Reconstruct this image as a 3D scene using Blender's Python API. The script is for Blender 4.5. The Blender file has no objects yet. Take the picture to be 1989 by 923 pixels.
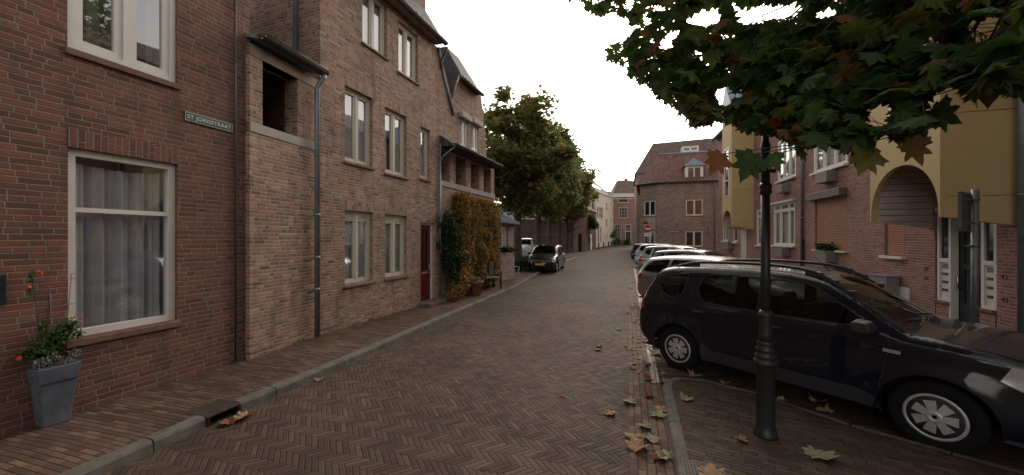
import bpy, bmesh, math, random
from mathutils import Vector, Matrix, noise
from mathutils.geometry import delaunay_2d_cdt, tessellate_polygon
rnd = random.Random(7)
R = math.radians
sc = bpy.context.scene
col = sc.collection

# ------------------------------------------------------------------ camera, sky, sun, exposure
CX, CY, F, H = 994.5, 461.5, 720.0, 2.0          # calibration of the photograph: centre, focal length (px), eye height (m)
cam_d = bpy.data.cameras.new('camera'); cam = bpy.data.objects.new('camera', cam_d); col.objects.link(cam)
cam_d.sensor_width = 36; cam_d.lens = 36 * F / 1989
cam_d.clip_start = 0.05; cam_d.clip_end = 2000
cam.location = (0, 0, H); cam.rotation_euler = (R(90), 0, 0)
sc.camera = cam
SUN_EL, SUN_AZ = 32.0, 24.0                        # elevation, azimuth to the right of the view direction (low sun behind the far roofs)
w = bpy.data.worlds.new('World'); sc.world = w; w.use_nodes = True
nt = w.node_tree
sky = nt.nodes.new('ShaderNodeTexSky'); sky.sky_type = 'NISHITA'; sky.sun_disc = False
sky.sun_elevation = R(SUN_EL); sky.sun_rotation = R(SUN_AZ)
sky.air_density = 1.0; sky.dust_density = 2.0; sky.ozone_density = 1.2
hs = nt.nodes.new('ShaderNodeHueSaturation'); hs.inputs['Saturation'].default_value = 0.25
nt.links.new(sky.outputs[0], hs.inputs['Color'])
wm = nt.nodes.new('ShaderNodeMix'); wm.data_type = 'RGBA'; wm.blend_type = 'MULTIPLY'; wm.inputs[0].default_value = 1; wm.inputs[7].default_value = (1.10, .98, .89, 1)
nt.links.new(hs.outputs[0], wm.inputs[6]); nt.links.new(wm.outputs[2], nt.nodes['Background'].inputs['Color'])
nt.nodes['Background'].inputs['Strength'].default_value = 0.15
sd = bpy.data.lights.new('sun', 'SUN'); so = bpy.data.objects.new('sun', sd); col.objects.link(so)
sd.energy = 0.5; sd.angle = R(35); sd.color = (1.0, 0.88, 0.74)
az, el = R(SUN_AZ), R(SUN_EL)
so.rotation_euler = Vector((-math.sin(az) * math.cos(el), -math.cos(az) * math.cos(el), -math.sin(el))).to_track_quat('-Z', 'Y').to_euler()
sc.view_settings.view_transform = 'Standard'; sc.view_settings.look = 'None'
sc.view_settings.gamma = 1; sc.view_settings.use_curve_mapping = False
sc.view_settings.exposure = 1.0

# ------------------------------------------------------------------ helpers
def G(x, y, z=0.0):
    Y = F * (H - z) / (y - CY); return Vector(((x - CX) / F * Y, Y, z))
def D(x, y, Y):
    return Vector(((x - CX) / F * Y, Y, H - (y - CY) / F * Y))
def sstep(a, b, v):
    t = min(1, max(0, (v - a) / (b - a))); return t * t * (3 - 2 * t)
def gz(Y): return 0.5 * sstep(45, 68, Y)

def tag(o, label=None, cat=None, group=None, kind=None):
    if label: o['label'] = label
    if cat: o['category'] = cat
    if group: o['group'] = group
    if kind: o['kind'] = kind
    return o
def empty(name, loc=(0, 0, 0), rz=0.0, label=None, cat=None, group=None):
    o = bpy.data.objects.new(name, None); o.empty_display_size = 0.2; col.objects.link(o)
    o.location = loc; o.rotation_euler = (0, 0, rz)
    return tag(o, label, cat, group)
def copy_tree(o, parent=None):
    c = o.copy(); col.objects.link(c)
    if parent: c.parent = parent
    for ch in list(o.children): copy_tree(ch, c)
    return c

class MB:
    def __init__(s): s.v = []; s.f = []; s.m = []; s.sm = []
    def add(s, vs, fs, mi=0, smooth=False):
        b = len(s.v); s.v += [tuple(v) for v in vs]
        for f in fs: s.f.append([i + b for i in f]); s.m.append(mi); s.sm.append(smooth)
    def box(s, x0, x1, y0, y1, z0, z1, mi=0, M=None):
        vs = [Vector((x, y, z)) for z in (z0, z1) for y in (y0, y1) for x in (x0, x1)]
        if M: vs = [M @ v for v in vs]
        s.add(vs, [(0, 2, 3, 1), (4, 5, 7, 6), (0, 1, 5, 4), (2, 6, 7, 3), (0, 4, 6, 2), (1, 3, 7, 5)], mi); return s
    def tube(s, pts, r, n=8, mi=0, caps=True):
        pts = [Vector(p) for p in pts]; k = len(pts); rs = r if isinstance(r, (list, tuple)) else [r] * k
        vs = []; up = None
        for i, p in enumerate(pts):
            d = (pts[min(i + 1, k - 1)] - pts[max(i - 1, 0)]).normalized()
            if up is None or abs(up.dot(d)) > .98:
                up = Vector((0, 0, 1)) if abs(d.z) < .9 else Vector((1, 0, 0))
            a = d.cross(up).normalized(); b = a.cross(d).normalized(); up = b
            for j in range(n):
                t = 2 * math.pi * j / n; vs.append(p + (a * math.cos(t) + b * math.sin(t)) * rs[i])
        fs = [(i * n + j, i * n + (j + 1) % n, (i + 1) * n + (j + 1) % n, (i + 1) * n + j) for i in range(k - 1) for j in range(n)]
        if caps: fs += [tuple(range(n))[::-1], tuple(range((k - 1) * n, k * n))]
        s.add(vs, fs, mi, True); return s
    def lathe(s, prof, n=24, c=(0, 0, 0), mi=0, axis='z', smooth=True, flute=0, fr=(0, 0)):
        vs = []
        for r, h in prof:
            for j in range(n):
                t = 2 * math.pi * j / n; rr = r
                if flute and fr[0] < h < fr[1]: rr = r * (1 - 0.09 * (j % 2))
                if axis == 'z': vs.append((c[0] + rr * math.cos(t), c[1] + rr * math.sin(t), c[2] + h))
                else: vs.append((c[0] + rr * math.cos(t), c[1] + h, c[2] + rr * math.sin(t)))
        k = len(prof)
        fs = [(i * n + j, i * n + (j + 1) % n, (i + 1) * n + (j + 1) % n, (i + 1) * n + j) for i in range(k - 1) for j in range(n)]
        if axis != 'z': fs = [f[::-1] for f in fs]
        fs += [tuple(range(n))[::-1], tuple(range((k - 1) * n, k * n))]
        s.add(vs, fs, mi, smooth); return s
    def prism(s, poly, y0, y1, mi=0, holes=()):
        """polygon in (x,z) with holes, extruded from y0 (front) to y1 (back)"""
        loops = [list(poly)] + [list(h) for h in holes]
        flat = [p for l in loops for p in l]
        tris = tessellate_polygon([[Vector((p[0], p[1], 0)) for p in l] for l in loops])
        n = len(flat); vs = [(p[0], y0, p[1]) for p in flat] + [(p[0], y1, p[1]) for p in flat]; fs = []
        for t in tris:
            a, b, c = [flat[i] for i in t]
            ar = (b[0] - a[0]) * (c[1] - a[1]) - (b[1] - a[1]) * (c[0] - a[0])
            if abs(ar) < 1e-10: continue
            t = t if ar > 0 else t[::-1]
            fs.append(tuple(t)); fs.append(tuple(i + n for i in t[::-1]))
        s.add(vs, fs, mi)
        b = 0
        for li, l in enumerate(loops):
            k = len(l); ar = sum(l[i][0] * l[(i + 1) % k][1] - l[(i + 1) % k][0] * l[i][1] for i in range(k))
            v2 = [(p[0], y0, p[1]) for p in l] + [(p[0], y1, p[1]) for p in l]
            f2 = [(i, i + k, (i + 1) % k + k, (i + 1) % k) for i in range(k)]
            if (ar < 0) == (li == 0): f2 = [f[::-1] for f in f2]
            s.add(v2, f2, mi)
        return s
    def build(s, name, mat, parent=None, loc=None, rz=None, bevel=0, smooth_all=False, wn=True):
        me = bpy.data.meshes.new(name); me.from_pydata([tuple(v) for v in s.v], [], s.f); me.update()
        for m in (mat if isinstance(mat, (list, tuple)) else [mat]): me.materials.append(m)
        me.polygons.foreach_set('material_index', s.m)
        me.polygons.foreach_set('use_smooth', [True] * len(s.f) if smooth_all else s.sm)
        o = bpy.data.objects.new(name, me); col.objects.link(o)
        if parent: o.parent = parent
        if loc is not None: o.location = loc
        if rz is not None: o.rotation_euler = (0, 0, rz)
        if bevel:
            md = o.modifiers.new('b', 'BEVEL'); md.width = bevel; md.segments = 2; md.limit_method = 'ANGLE'; md.angle_limit = R(40)
        return o

def inside(p, poly):
    c = False; n = len(poly); x, y = p; j = n - 1
    for i in range(n):
        xi, yi = poly[i]; xj, yj = poly[j]
        if (yi > y) != (yj > y) and x < (xj - xi) * (y - yi) / (yj - yi) + xi: c = not c
        j = i
    return c
def cdt(outline, holes, extra):
    pts = []; edges = []
    for l in [outline] + list(holes):
        b = len(pts); k = len(l); pts += [Vector((p[0], p[1])) for p in l]; edges += [(b + i, b + (i + 1) % k) for i in range(k)]
    pts += [Vector((p[0], p[1])) for p in extra if inside(p, outline) and not any(inside(p, h) for h in holes)]
    v, e, f, *_ = delaunay_2d_cdt(pts, edges, [], 0, 1e-5)
    v = [(p.x, p.y) for p in v]; out = []
    for t in f:
        c = (sum(v[i][0] for i in t) / 3, sum(v[i][1] for i in t) / 3)
        if inside(c, outline) and not any(inside(c, h) for h in holes):
            a, b, d = [v[i] for i in t]
            ar = (b[0] - a[0]) * (d[1] - a[1]) - (b[1] - a[1]) * (d[0] - a[0])
            out.append(tuple(t) if ar > 0 else tuple(t[::-1]))
    return v, out
def resample(poly, step, closed=True):
    out = []; n = len(poly)
    for i in range(n if closed else n - 1):
        a = Vector(poly[i]); b = Vector(poly[(i + 1) % n]); k = max(1, int(round((b - a).length / step)))
        out += [tuple(a.lerp(b, j / k)) for j in range(k)]
    if not closed: out.append(tuple(poly[-1]))
    return out
def sheet(name, poly, z, mat, step=2.5, bump=0.0, skirt=0.0):
    xs = [p[0] for p in poly]; ys = [p[1] for p in poly]; ex = []
    o2 = resample(poly, step)
    x = min(xs)
    while x < max(xs):
        y = min(ys)
        while y < max(ys): ex.append((x + .01, y + .013)); y += step
        x += step
    v, f = cdt(o2, [], ex)
    mb = MB(); mb.add([(a, b, z + gz(b)) for a, b in v], f)
    if skirt:
        k = len(o2); ar = sum(o2[i][0] * o2[(i + 1) % k][1] - o2[(i + 1) % k][0] * o2[i][1] for i in range(k))
        vs = [(a, b, z + gz(b)) for a, b in o2] + [(a, b, z + gz(b) - skirt) for a, b in o2]
        fs = [(i, i + k, (i + 1) % k + k, (i + 1) % k) for i in range(k)]
        mb.add(vs, fs if ar > 0 else [q[::-1] for q in fs])
    o = mb.build(name, mat); return tag(o, kind='structure')

# ------------------------------------------------------------------ materials
class NT:
    def __init__(s, name):
        s.mat = bpy.data.materials.new(name); s.mat.use_nodes = True; s.t = s.mat.node_tree
        s.b = s.t.nodes['Principled BSDF']; s.out = s.t.nodes['Material Output']
    def n(s, typ, **kw):
        o = s.t.nodes.new(typ)
        for k, v in kw.items(): setattr(o, k, v)
        return o
    def l(s, a, b): s.t.links.new(a, b)
    def put(s, inp, v):
        if isinstance(v, (int, float)): inp.default_value = v
        elif isinstance(v, (tuple, list)): inp.default_value = v if len(v) == len(inp.default_value) else (*v, 1)
        else: s.l(v, inp)
    def math(s, op, a, b=0.0, c=None):
        o = s.n('ShaderNodeMath', operation=op); s.put(o.inputs[0], a); s.put(o.inputs[1], b)
        if c is not None: s.put(o.inputs[2], c)
        return o.outputs[0]
    def sep(s, v): o = s.n('ShaderNodeSeparateXYZ'); s.l(v, o.inputs[0]); return o.outputs
    def comb(s, x, y, z=0.0):
        o = s.n('ShaderNodeCombineXYZ'); s.put(o.inputs[0], x); s.put(o.inputs[1], y); s.put(o.inputs[2], z); return o.outputs[0]
    def noise(s, vec, scale, detail=3, rough=.55, col=False):
        o = s.n('ShaderNodeTexNoise'); o.inputs['Scale'].default_value = scale; o.inputs['Detail'].default_value = detail
        o.inputs['Roughness'].default_value = rough
        if vec is not None: s.l(vec, o.inputs['Vector'])
        return o.outputs['Color' if col else 'Fac']
    def white(s, vec): o = s.n('ShaderNodeTexWhiteNoise'); s.l(vec, o.inputs['Vector']); return o.outputs['Value']
    def ramp(s, fac, stops, interp='LINEAR'):
        o = s.n('ShaderNodeValToRGB'); cr = o.color_ramp; cr.interpolation = interp
        while len(cr.elements) < len(stops): cr.elements.new(.5)
        for e, (p, c) in zip(cr.elements, stops): e.position = p; e.color = (*c, 1) if len(c) == 3 else c
        s.l(fac, o.inputs[0]); return o.outputs[0]
    def mix(s, f, a, b, blend='MIX'):
        o = s.n('ShaderNodeMix', data_type='RGBA', blend_type=blend); s.put(o.inputs[0], f); s.put(o.inputs[6], a); s.put(o.inputs[7], b); return o.outputs[2]
    def maprange(s, v, a, b, c=0.0, d=1.0):
        o = s.n('ShaderNodeMapRange'); s.put(o.inputs[0], v); s.put(o.inputs[1], a); s.put(o.inputs[2], b); s.put(o.inputs[3], c); s.put(o.inputs[4], d); return o.outputs[0]
    def bump(s, h, dist=.01, strength=1.0, normal=None):
        o = s.n('ShaderNodeBump'); s.put(o.inputs['Height'], h); o.inputs['Distance'].default_value = dist; o.inputs['Strength'].default_value = strength
        if normal: s.l(normal, o.inputs['Normal'])
        s.l(o.outputs[0], s.b.inputs['Normal']); return o.outputs[0]
    def coord(s, which='Object'): return s.n('ShaderNodeTexCoord').outputs[which]

def plain(name, c, rough=.6, metal=0.0, var=.12, scale=6.0, bump=.002, bscale=60, coat=0.0, spec=.5, dirt=None):
    m = NT(name); co = m.coord()
    n1 = m.noise(co, scale, 4); f = m.maprange(n1, .25, .75, 1 - var, 1 + var)
    cc = m.mix(1.0, c, m.comb(f, f, f), 'MULTIPLY')
    if dirt: cc = m.mix(m.maprange(m.noise(co, 2.3, 5), .5, .72, 0, .75), cc, dirt)
    m.l(cc, m.b.inputs['Base Color']); m.b.inputs['Roughness'].default_value = rough
    m.b.inputs['Metallic'].default_value = metal; m.b.inputs['Coat Weight'].default_value = coat; m.b.inputs['Coat Roughness'].default_value = .04
    m.b.inputs['Specular IOR Level'].default_value = spec
    if bump: m.bump(m.noise(co, bscale, 3), bump, .6)
    return m.mat

def brick_coords(m):
    """object coordinates laid on the wall: (along, up) by the face's normal"""
    tc = m.n('ShaderNodeTexCoord'); p = m.sep(tc.outputs['Object']); nn = m.sep(tc.outputs['Normal'])
    sx = m.math('GREATER_THAN', m.math('ABSOLUTE', nn[0]), .6); sz = m.math('GREATER_THAN', m.math('ABSOLUTE', nn[2]), .6)
    a = m.math('ADD', m.math('MULTIPLY', p[0], m.math('SUBTRACT', 1, sx)), m.math('MULTIPLY', p[1], sx))
    b = m.math('ADD', m.math('MULTIPLY', p[2], m.math('SUBTRACT', 1, sz)), m.math('MULTIPLY', p[1], sz))
    return a, b, tc.outputs['Object']

def brick_mat(name, stops, mortar, L=.22, hz=.0625, mj=.011, smear=0.0, rough=.9, wob=.010, depth=.006, vertical=False, dark=None, shade=1.0, L2=None):
    m = NT(name); a, b, co = brick_coords(m)
    if vertical: a, b = b, a
    wn = m.sep(m.noise(m.comb(a, b), 7.0, 3, .6, True))
    a = m.math('ADD', a, m.math('MULTIPLY', m.math('SUBTRACT', wn[0], .5), wob)); b = m.math('ADD', b, m.math('MULTIPLY', m.math('SUBTRACT', wn[1], .5), wob))
    zr = m.math('DIVIDE', b, hz); row = m.math('FLOOR', zr); fz = m.math('MULTIPLY', m.math('SUBTRACT', zr, row), hz)
    P = 2.5 * L
    ro = m.white(m.comb(row, 3.7)); xr = m.math('ADD', m.math('DIVIDE', a, P), m.math('MULTIPLY', ro, 5))
    cell = m.math('FLOOR', xr); c = m.math('MULTIPLY', m.math('SUBTRACT', xr, cell), P)
    k = m.math('FLOOR', m.math('DIVIDE', c, L)); lx = m.math('SUBTRACT', c, m.math('MULTIPLY', k, L))
    wd = m.math('SUBTRACT', L, m.math('MULTIPLY', m.math('GREATER_THAN', k, 1.5), L / 2))
    e = m.math('MINIMUM', m.math('MINIMUM', lx, m.math('SUBTRACT', wd, lx)), m.math('MINIMUM', fz, m.math('SUBTRACT', hz, fz)))
    idv = m.comb(m.math('ADD', m.math('MULTIPLY', cell, 3), k), row, 1.3)
    r1 = m.white(idv)
    edge = m.math('ADD', e, m.math('MULTIPLY', m.math('SUBTRACT', m.noise(co, 45, 3), .5), .006))
    mask = m.maprange(edge, mj / 2 - .002, mj / 2 + .003)
    bc = m.ramp(r1, stops)
    fine = m.maprange(m.noise(co, 38, 4, .7), .25, .75, .72, 1.25); bc = m.mix(1.0, bc, m.comb(fine, fine, fine), 'MULTIPLY')
    mo = m.maprange(m.noise(co, 60, 3), .2, .8, .75, 1.15); mc = m.mix(1.0, mortar, m.comb(mo, mo, mo), 'MULTIPLY')
    if smear:
        sm = m.math('MULTIPLY', m.maprange(m.noise(m.comb(a, b, 2.0), 13, 4, .65), .52, .68), m.maprange(m.noise(co, 1.1, 2), .35, .65, .35 * smear, smear))
        bc = m.mix(sm, bc, mc)
    cc = m.mix(mask, mc, bc)
    lg = m.maprange(m.noise(co, .7, 4), .3, .7, .82 * shade, 1.12 * shade); cc = m.mix(1.0, cc, m.comb(lg, lg, lg), 'MULTIPLY')
    if dark:   # soot and algae in streaks: wear of its own, low on the wall and in vertical runs
        z = m.sep(co)[2]; st = m.noise(m.comb(m.math('MULTIPLY', m.sep(co)[0], 3.0), m.sep(co)[1], m.math('MULTIPLY', z, .5)), 1.3, 4)
        cc = m.mix(m.math('MULTIPLY', m.maprange(st, .52, .72), dark), cc, (.05, .04, .033))
    m.l(cc, m.b.inputs['Base Color']); m.b.inputs['Roughness'].default_value = rough
    h = m.math('ADD', m.math('MULTIPLY', mask, 1.0), m.math('MULTIPLY', m.noise(co, 90, 3), .35)); h = m.math('ADD', h, m.math('MULTIPLY', r1, .25))
    m.bump(h, depth, .9)
    return m.mat

def paver_mat(name, stops, mortar, ang, W=.052, n=4, herring=True, moss=0.0, L=.2, rough=.85, mj=.006, straight_off=.5):
    m = NT(name); co = m.coord()
    vr = m.n('ShaderNodeVectorRotate', rotation_type='Z_AXIS'); m.l(co, vr.inputs['Vector']); vr.inputs['Angle'].default_value = -R(ang)
    wv = m.sep(m.noise(co, 5.0, 3, .6, True)); big = m.sep(m.noise(co, .5, 2, .5, True))
    p = m.sep(vr.outputs[0])
    x = m.math('ADD', m.math('ADD', p[0], m.math('MULTIPLY', m.math('SUBTRACT', wv[0], .5), .014)), m.math('MULTIPLY', big[0], .12))
    y = m.math('ADD', m.math('ADD', p[1], m.math('MULTIPLY', m.math('SUBTRACT', wv[1], .5), .014)), m.math('MULTIPLY', big[1], .12))
    if herring:
        X = m.math('DIVIDE', x, W); Y = m.math('DIVIDE', y, W); i = m.math('FLOOR', X); j = m.math('FLOOR', Y)
        fx = m.math('SUBTRACT', X, i); fy = m.math('SUBTRACT', Y, j)
        k = m.math('FLOORED_MODULO', m.math('ADD', m.math('SUBTRACT', i, j), .25), 2 * n); k = m.math('FLOOR', k)
        hz = m.math('LESS_THAN', k, n - .5)
        mm = m.math('SUBTRACT', 2 * n - 1, k)
        u = m.math('ADD', m.math('MULTIPLY', hz, m.math('ADD', k, fx)), m.math('MULTIPLY', m.math('SUBTRACT', 1, hz), m.math('ADD', mm, fy)))
        v = m.math('ADD', m.math('MULTIPLY', hz, fy), m.math('MULTIPLY', m.math('SUBTRACT', 1, hz), fx))
        ox = m.math('SUBTRACT', i, m.math('MULTIPLY', hz, k)); oy = m.math('SUBTRACT', j, m.math('MULTIPLY', m.math('SUBTRACT', 1, hz), mm))
        e = m.math('MULTIPLY', m.math('MINIMUM', m.math('MINIMUM', u, m.math('SUBTRACT', n, u)), m.math('MINIMUM', v, m.math('SUBTRACT', 1, v))), W)
        idv = m.comb(ox, oy, hz)
    else:
        zr = m.math('DIVIDE', y, W); row = m.math('FLOOR', zr); fz = m.math('MULTIPLY', m.math('SUBTRACT', zr, row), W)
        xr = m.math('ADD', m.math('DIVIDE', x, L), m.math('ADD', m.math('MULTIPLY', row, straight_off), m.math('MULTIPLY', m.white(m.comb(row, 1.0)), .25)))
        ce = m.math('FLOOR', xr); lx = m.math('MULTIPLY', m.math('SUBTRACT', xr, ce), L)
        e = m.math('MINIMUM', m.math('MINIMUM', lx, m.math('SUBTRACT', L, lx)), m.math('MINIMUM', fz, m.math('SUBTRACT', W, fz)))
        idv = m.comb(ce, row, 2.0)
    r1 = m.white(idv)
    ed = m.math('ADD', e, m.math('MULTIPLY', m.math('SUBTRACT', m.noise(co, 70, 3), .5), .004))
    mask = m.maprange(ed, mj / 2 - .0015, mj / 2 + .003)
    bc = m.ramp(r1, stops)
    f = m.maprange(m.noise(co, 55, 4, .7), .25, .75, .75, 1.22); bc = m.mix(1.0, bc, m.comb(f, f, f), 'MULTIPLY')
    jc = mortar
    if moss:
        mf = m.math('MULTIPLY', m.maprange(m.noise(co, 1.1, 3), .46, .66), m.maprange(m.noise(co, 14, 3), .4, .6)); jc = m.mix(m.math('MULTIPLY', mf, moss), mortar, (.035, .06, .018))
    cc = m.mix(mask, jc, bc)
    lg = m.maprange(m.noise(co, .55, 6, .68), .3, .7, .60, 1.25); cc = m.mix(1.0, cc, m.comb(lg, lg, lg), 'MULTIPLY')
    sd_ = m.maprange(m.noise(co, 2.6, 5, .7), .55, .72, 0, .45); cc = m.mix(sd_, cc, (.085, .068, .05))
    m.l(cc, m.b.inputs['Base Color'])
    m.put(m.b.inputs['Roughness'], m.maprange(m.noise(co, 9, 3), .3, .7, rough - .14, rough + .06)); m.b.inputs['Specular IOR Level'].default_value = .22
    h = m.math('ADD', m.maprange(ed, 0.0, .010), m.math('ADD', m.math('MULTIPLY', m.noise(co, 120, 3), .18), m.math('MULTIPLY', r1, .45)))
    m.bump(h, .006, .9)
    return m.mat

def tile_mat(name, c1, c2, w=.24, h=.3, rough=.75, moss=None):
    m = NT(name); a, b, co = brick_coords(m)
    p = m.sep(co); b = m.math('MULTIPLY', p[2], 1.25)
    row = m.math('FLOOR', m.math('DIVIDE', b, h)); fr = m.math('SUBTRACT', m.math('DIVIDE', b, h), row)
    xx = m.math('DIVIDE', a, w); ce = m.math('FLOOR', xx)
    wv = m.math('SINE', m.math('MULTIPLY', xx, 2 * math.pi))
    r1 = m.white(m.comb(ce, row, .5))
    c = m.mix(r1, c1, c2); f = m.maprange(m.noise(co, 3, 5), .3, .7, .7, 1.25); c = m.mix(1.0, c, m.comb(f, f, f), 'MULTIPLY')
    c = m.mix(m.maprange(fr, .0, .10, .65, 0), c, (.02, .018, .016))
    if moss: c = m.mix(m.maprange(m.noise(co, 2.2, 5), .55, .7, 0, .7), c, moss)
    m.l(c, m.b.inputs['Base Color']); m.b.inputs['Roughness'].default_value = rough
    m.bump(m.math('ADD', m.math('MULTIPLY', wv, .5), m.math('MULTIPLY', m.math('SUBTRACT', 1, fr), .8)), .045, 1.0)
    return m.mat

def glass_mat(name, tint=(.75, .8, .78), refl=.12, rough=.02, wav=0.0):
    m = NT(name); m.t.nodes.remove(m.b)
    tr = m.n('ShaderNodeBsdfTransparent'); tr.inputs[0].default_value = (*tint, 1)
    gl = m.n('ShaderNodeBsdfGlossy'); gl.inputs['Roughness'].default_value = rough; gl.inputs['Color'].default_value = (.95, .97, 1, 1)
    fr = m.n('ShaderNodeLayerWeight'); fr.inputs['Blend'].default_value = .5
    f = m.math('MINIMUM', m.math('ADD', m.math('MULTIPLY', m.math('POWER', fr.outputs['Facing'], 4.0), .85), refl), 1.0)
    if wav:
        bp = m.n('ShaderNodeBump'); bp.inputs['Distance'].default_value = wav; m.l(m.noise(m.coord(), 1.6, 1), bp.inputs['Height']); m.l(bp.outputs[0], gl.inputs['Normal'])
    mx = m.n('ShaderNodeMixShader'); m.l(f, mx.inputs[0]); m.l(tr.outputs[0], mx.inputs[1]); m.l(gl.outputs[0], mx.inputs[2]); m.l(mx.outputs[0], m.out.inputs[0])
    return m.mat

def leaf_mat(name, stops, trans=.35, rough=.6, vein=True):
    m = NT(name); g = m.n('ShaderNodeNewGeometry'); co = m.coord()
    c = m.ramp(g.outputs['Random Per Island'], stops)
    f = m.maprange(m.noise(co, 18, 3), .3, .7, .75, 1.25); c = m.mix(1.0, c, m.comb(f, f, f), 'MULTIPLY')
    m.l(c, m.b.inputs['Base Color']); m.b.inputs['Roughness'].default_value = rough; m.b.inputs['Specular IOR Level'].default_value = .3
    t = m.n('ShaderNodeBsdfTranslucent'); m.l(m.mix(1.0, c, (1.5, 1.6, .9), 'MULTIPLY'), t.inputs[0])
    mx = m.n('ShaderNodeMixShader'); mx.inputs[0].default_value = trans; m.l(m.b.outputs[0], mx.inputs[1]); m.l(t.outputs[0], mx.inputs[2]); m.l(mx.outputs[0], m.out.inputs[0])
    return m.mat

M = {}
M['brick_red'] = brick_mat('brick_red', [(0, (.11, .05, .034)), (.3, (.155, .064, .042)), (.6, (.19, .078, .050)), (.85, (.22, .095, .06)), (1, (.135, .07, .05))], (.215, .185, .15), wob=.009, dark=.55)
M['brick_pier'] = brick_mat('brick_pier', [(0, (.10, .045, .032)), (.5, (.17, .07, .047)), (1, (.22, .10, .06))], (.19, .17, .15), L=.2, dark=.6)
M['soldier_red'] = brick_mat('soldier_red', [(0, (.10, .042, .03)), (.5, (.15, .058, .04)), (1, (.19, .075, .05))], (.19, .165, .135), L=.21, hz=.0625, vertical=True, wob=.004)
bro = [(0, (.13, .082, .056)), (.10, (.21, .125, .08)), (.35, (.28, .165, .105)), (.55, (.37, .18, .112)), (.75, (.35, .22, .145)), (.93, (.43, .30, .21)), (1, (.16, .11, .08))]
M['brick_brown'] = brick_mat('brick_brown', bro, (.40, .335, .275), L=.19, hz=.060, mj=.012, smear=.75, wob=.014, dark=.5)
M['soldier_brown'] = brick_mat('soldier_brown', bro, (.33, .28, .235), mj=.012, vertical=True, smear=.3)
M['brick_far'] = brick_mat('brick_far', [(0, (.18, .125, .10)), (.5, (.27, .185, .15)), (1, (.36, .26, .21))], (.34, .30, .26), wob=.004)
M['brick_end'] = brick_mat('brick_end', [(0, (.20, .10, .08)), (.5, (.32, .16, .12)), (1, (.38, .24, .18))], (.33, .3, .27), wob=.004)
M['brick_pink'] = brick_mat('brick_pink', [(0, (.20, .085, .065)), (.4, (.30, .125, .095)), (.8, (.36, .16, .12)), (1, (.24, .13, .11))], (.35, .30, .27), wob=.004, mj=.013)
M['brick_wall'] = brick_mat('brick_wall', [(0, (.10, .05, .038)), (.5, (.17, .085, .06)), (1, (.22, .12, .085))], (.16, .145, .125))
pv = [(0, (.054, .037, .028)), (.35, (.074, .050, .037)), (.7, (.092, .062, .046)), (.9, (.115, .082, .06)), (1, (.062, .048, .040))]
M['road'] = paver_mat('road', pv, (.038, .032, .025), -62.5, moss=.9)
pw = [(0, (.065, .041, .032)), (.4, (.10, .06, .045)), (.75, (.13, .08, .058)), (1, (.165, .11, .075))]
M['footway'] = paver_mat('footway', pw, (.03, .024, .02), -16, W=.055, L=.21, herring=False, moss=.4)
M['island'] = paver_mat('island', pv, (.028, .024, .02), -30, W=.055, L=.21, herring=False, moss=.6)
M['strip'] = paver_mat('strip', pw, (.03, .024, .02), 72.5, W=.075, L=.21, herring=False)
M['strip_white'] = paver_mat('strip_white', [(0, (.42, .38, .33)), (1, (.6, .56, .5))], (.05, .04, .035), 72.5, W=.075, L=.21, herring=False)
M['bay'] = paver_mat('bay', pv, (.028, .024, .02), -17, W=.055, L=.21, herring=False)
M['kerb'] = plain('kerb', (.115, .108, .095), .9, var=.4, scale=7, bump=.004, bscale=90, dirt=(.06, .053, .045))
M['kerb_yellow'] = plain('kerb_yellow', (.45, .30, .10), .8, var=.2)
M['earth'] = plain('earth', (.08, .065, .05), .95, var=.3)
M['concrete'] = plain('concrete', (.36, .33, .28), .85, var=.16, scale=3, bump=.003)
M['sill'] = plain('sill', (.16, .09, .065), .8, var=.3, scale=9, bump=.004)
M['white'] = plain('white', (.66, .64, .58), .4, var=.05, bump=0)
M['cream'] = plain('cream', (.56, .53, .43), .45, var=.05, bump=0)
M['white_wall'] = plain('white_wall', (.62, .55, .45), .85, var=.1, scale=1.2)
M['zinc'] = plain('zinc', (.20, .235, .255), .45, .5, var=.25, scale=4, bump=.001)
M['gutter'] = plain('gutter', (.075, .065, .06), .5, .3, var=.3)
M['gutter_wood'] = plain('gutter_wood', (.24, .19, .14), .7, var=.2)
M['rust'] = plain('rust', (.06, .04, .032), .75, .2, var=.4, scale=9, bump=.003, bscale=50)
M['iron'] = plain('iron', (.035, .03, .027), .6, .6, var=.3, bump=.004, bscale=40)
M['dark'] = plain('dark', (.02, .02, .022), .7, var=.1, bump=0)
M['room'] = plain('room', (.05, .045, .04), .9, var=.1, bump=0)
M['red_door'] = plain('red_door', (.135, .018, .016), .3, var=.08, bump=0, coat=.3)
M['door_dark'] = plain('door_dark', (.02, .03, .035), .35, var=.08, bump=0)
M['ochre'] = plain('ochre', (.50, .365, .17), .75, var=.08, scale=1.5, bump=.004, bscale=150)
M['slat_grey'] = plain('slat_grey', (.50, .44, .40), .6, var=.08, bump=0)
M['shutter'] = plain('shutter', (.44, .20, .10), .45, var=.1, bump=0)
M['shutter_box'] = plain('shutter_box', (.13, .11, .10), .6, var=.1, bump=0)
M['grey_box'] = plain('grey_box', (.20, .185, .17), .7, var=.1)
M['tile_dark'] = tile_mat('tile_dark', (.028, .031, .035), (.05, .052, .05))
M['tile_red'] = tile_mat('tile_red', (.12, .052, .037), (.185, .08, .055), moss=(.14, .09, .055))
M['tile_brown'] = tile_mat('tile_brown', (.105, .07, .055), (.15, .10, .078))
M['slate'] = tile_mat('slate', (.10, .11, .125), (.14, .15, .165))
M['lead'] = plain('lead', (.19, .24, .30), .5, .2, var=.15)
M['glass'] = glass_mat('glass', (.92, .94, .92), refl=.23, wav=.003)
M['car_glass'] = glass_mat('car_glass', (.35, .39, .37), refl=.03, rough=.01)
M['pane_dark'] = plain('pane_dark', (.02, .022, .025), .06, var=.2, bump=0, spec=.9)
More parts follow.
